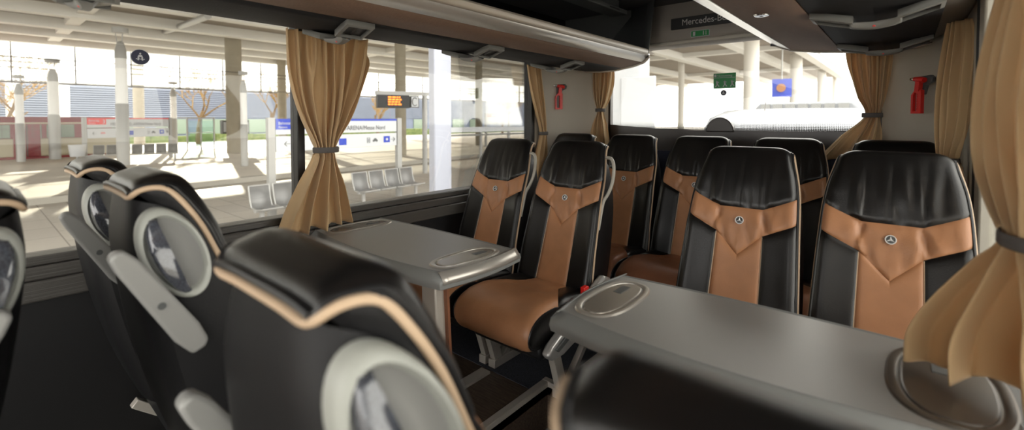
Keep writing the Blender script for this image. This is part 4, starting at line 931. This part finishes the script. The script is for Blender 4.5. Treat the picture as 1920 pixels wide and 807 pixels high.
# departure display on its T-post
p = gp(797, 325); t = thing('departure_display', 'departure display with orange text and a clock, hung on a post', 'display', (p.x, p.y, GZ-.02)); dd = dep(p)
dv = (px_depth(840, 181, dd*1.0)-px_depth(712, 188, dd*.93)); dv.z = 0; dv.normalize(); nn = Vector((dv.y, -dv.x, 0)); up = Vector((0, 0, 1)); H = z_at(797, 176, p)-GZ
b = MB(); b.tube([(0, 0, 0), (0, 0, H)], .11, 12); obj('post', b, 'post_grey', t)
b = MB(); b.obox(-dv*2.1+up*H, dv*1.2+up*H, .22, .16); obj('arm', b, 'post_grey', t)
def q(u0, u1, z0, z1, o0, o1, nm, m, par): b = MB(); b.add([dv*u+nn*o+up*(H+z) for u in (u0, u1) for o in (o0, o1) for z in (z0, z1)], [(0, 1, 3, 2), (4, 6, 7, 5), (0, 4, 5, 1), (2, 3, 7, 6), (0, 2, 6, 4), (1, 5, 7, 3)]); return obj(nm, b, m, par)
bx = q(-2.05, -.72, -.62, -.08, -.15, .15, 'display_box', 'black_plastic', t)
b = MB(); rnd = random.Random(2)
for r_ in range(4):
    u = -1.62
    for k in range(4):
        wv = rnd.uniform(.06, .15); z0 = H-.20-r_*.10; b.add([dv*(u+e)+nn*.153+up*(z0+f) for e, f in ((0, 0), (wv, 0), (wv, .06), (0, .06))], [(0, 1, 2, 3)]); u += wv+.03
obj('led_text', b, 'orange_led', bx)
cb = q(-.66, -.30, -.60, -.10, -.15, .15, 'clock_box', 'black_plastic', t); q(-.63, -.33, -.57, -.13, .14, .155, 'clock_face', 'sign_white', cb)
b = MB(); b.tube([dv*(-.48+.11*math.cos(a))+nn*.16+up*(H-.35+.17*math.sin(a)) for a in np.linspace(.8, 5.5, 16)], .018, 6); obj('clock_mark', b, 'dark_grey', cb)
cb = q(.34, .70, -.60, -.10, -.15, .15, 'clock_box', 'black_plastic', t); q(.37, .67, -.57, -.13, .14, .155, 'clock_face', 'sign_white', cb)
# white railing right of the white post
r0, r1 = px_depth(842, 244, 14.5), px_depth(1000, 243, 17.5); r1.z = r0.z
t = thing('railing', 'white horizontal railing beyond the window-side seat', 'railing', (r0.x, r0.y, GZ))
b = MB(); b.obox((0, 0, r0.z-GZ), (r1.x-r0.x, r1.y-r0.y, r0.z-GZ), .12, .16); obj('rail', b, 'sign_white', t)
b = MB(); b.obox((0, 0, r0.z-GZ-.18), (r1.x-r0.x, r1.y-r0.y, r0.z-GZ-.18), .10, .06); obj('lower_rail', b, 'mid_grey', t)
for k in range(4): b = MB(); f = k/3; b.tube([((r1.x-r0.x)*f, (r1.y-r0.y)*f, -.02), ((r1.x-r0.x)*f, (r1.y-r0.y)*f, r0.z-GZ)], .05, 8); obj('post', b, 'post_grey', t)
# litter bin
p = gp(146, 318)+Vector((0, 0, .16)); t = thing('litter_bin', 'white litter bin on the platform in front of the tram', 'bin', p)
b = MB(); b.lathe([(.0, .45), (.26, .45), (.32, 1.0), (.30, 1.0), (.25, .5)], n=18); obj('bucket', b, 'sign_white', t); b = MB(); b.tube([(0, 0, -.2), (0, 0, .9)], .06, 10); obj('post', b, 'post_grey', t)
# shelter on the far platform
p0, p1 = gp(700, 285), gp(840, 280)
# white wall slab left behind the rear window
p = px_depth(1180, 225, 13); b = MB(); b.box(p.x-.45, p.x+.45, p.y-.3, p.y+.3, GZ-.05, 3.1); b.box(p.x-.1, p.x+.9, p.y-.35, p.y-.3, GZ, 2.4); tag(obj('white_pillar', b, 'sign_white', bevel=.03), 'broad white pillar behind the left edge of the rear window', 'pillar')
p = px_depth(1465, 165, 33); t = thing('blue_sign', 'small blue sign hanging between the white columns behind the coach', 'sign', p)
b = MB(); b.obox((-.6, 0, 0), (.6, .3, 0), .1, 1.3); obj('panel', b, 'blue', t); b = MB(); b.tube([(0, .1, .6), (0, .1, RZ-p.z)], .05, 8); obj('rod', b, 'post_grey', t); b = MB(); b.lathe([(0, 0), (.3, 0), (.3, .02)], n=14); 
for i, v in enumerate(b.v): b.v[i] = (v[0], -.06-v[2], v[1])
obj('emblem_disc', b, 'tan_leather', t)
# van behind the coach
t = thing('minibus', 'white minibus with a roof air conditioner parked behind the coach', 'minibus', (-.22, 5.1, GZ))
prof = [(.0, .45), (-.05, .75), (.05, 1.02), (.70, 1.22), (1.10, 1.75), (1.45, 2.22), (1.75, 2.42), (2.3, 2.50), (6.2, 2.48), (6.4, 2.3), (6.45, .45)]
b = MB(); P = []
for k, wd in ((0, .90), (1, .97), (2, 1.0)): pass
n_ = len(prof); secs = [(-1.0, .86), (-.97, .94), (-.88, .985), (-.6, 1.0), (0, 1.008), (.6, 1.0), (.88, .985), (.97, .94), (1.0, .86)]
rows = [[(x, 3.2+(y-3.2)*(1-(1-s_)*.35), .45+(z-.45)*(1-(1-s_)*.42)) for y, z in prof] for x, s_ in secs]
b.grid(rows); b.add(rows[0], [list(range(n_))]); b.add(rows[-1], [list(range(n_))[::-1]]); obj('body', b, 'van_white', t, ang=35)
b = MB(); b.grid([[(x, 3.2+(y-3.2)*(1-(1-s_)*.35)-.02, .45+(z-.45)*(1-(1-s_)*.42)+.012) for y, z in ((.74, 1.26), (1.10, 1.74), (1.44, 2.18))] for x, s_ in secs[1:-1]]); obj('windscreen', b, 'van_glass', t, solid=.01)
for sx in (-1, 1):
    b = MB(); b.box(sx*1.0-.012, sx*1.0+.012, 1.6, 5.9, 1.35, 1.95); obj('side_window', b, 'van_glass', t)
    for yy in (1.0, 5.0):
        b = MB(); b.lathe([(0, -.11), (.34, -.11), (.36, -.06), (.36, .06), (.34, .11), (0, .11)], n=24); b.v = [(sx*.86+v[2], yy+v[0], .35+v[1]) for v in b.v]; obj('wheel', b, 'black_plastic', t)
    b = MB(); b.obox((sx*.99, 1.25, 1.5), (sx*1.22, 1.2, 1.5), .1, .28); obj('mirror', b, 'black_plastic', t, bevel=.03)
    b = MB(); b.obox((sx*.80, .02, .86), (sx*.58, -.03, .86), .06, .16); obj('headlight', b, 'sign_white', t, bevel=.02)
ac = MB(); ac.prism([(-.62, 2.47), (.72, 2.47), (.62, 2.60), (-.52, 2.60)], lambda x, z, y: (x, y, z), 2.7, 4.2); a_ = obj('air_conditioner', ac, 'van_white', t, bevel=.03)
for k in range(7): b = MB(); b.box(-.50+k*.16, -.38+k*.16, 2.66, 2.70, 2.505, 2.575); obj('grille', b, 'mid_grey', a_)
b = MB(); b.box(-.66, .76, 2.60, 2.68, 2.475, 2.495); obj('lip', b, 'mid_grey', a_)
b = MB(); b.tube([(-.3, 1.95, 2.46), (-.3, 2.05, 2.72)], .006, 6); obj('antenna', b, 'wire', t)

sign('small red-topped sign far beyond the white railing', (911, 279), (953, 277), 1.72, .85, 'Bahnsteig', 'sign_red', '2', 0)
# glass wind shelter
p = gp(352, 287)+Vector((0, 0, .16)); e = gp(402, 284)+Vector((0, 0, .16)); t = thing('wind_shelter', 'glass wind shelter on the platform between the lamp post and the lantern column', 'shelter', p); d_ = e-p; L = d_.length; d_.normalize(); n_ = Vector((-d_.y, d_.x, 0)); up = Vector((0, 0, 1))
for u in (0, L/2, L): b = MB(); b.obox(d_*u-up*.02, d_*u+up*2.3, .08, .08, n_); obj('post', b, 'post_grey', t)
b = MB(); b.obox(d_*0+up*2.3+n_*.5, d_*L+up*2.3+n_*.5, 1.3, .07); obj('roof', b, 'post_grey', t)
b = MB(); b.obox(d_*0+up*1.2, d_*L+up*1.2, .02, 1.8); obj('glass_panel', b, 'shop_glass', t, smooth=False)
b = MB(); b.obox(d_*0+up*1.25, d_*L+up*1.25, .03, .05); obj('rail', b, 'post_grey', t)
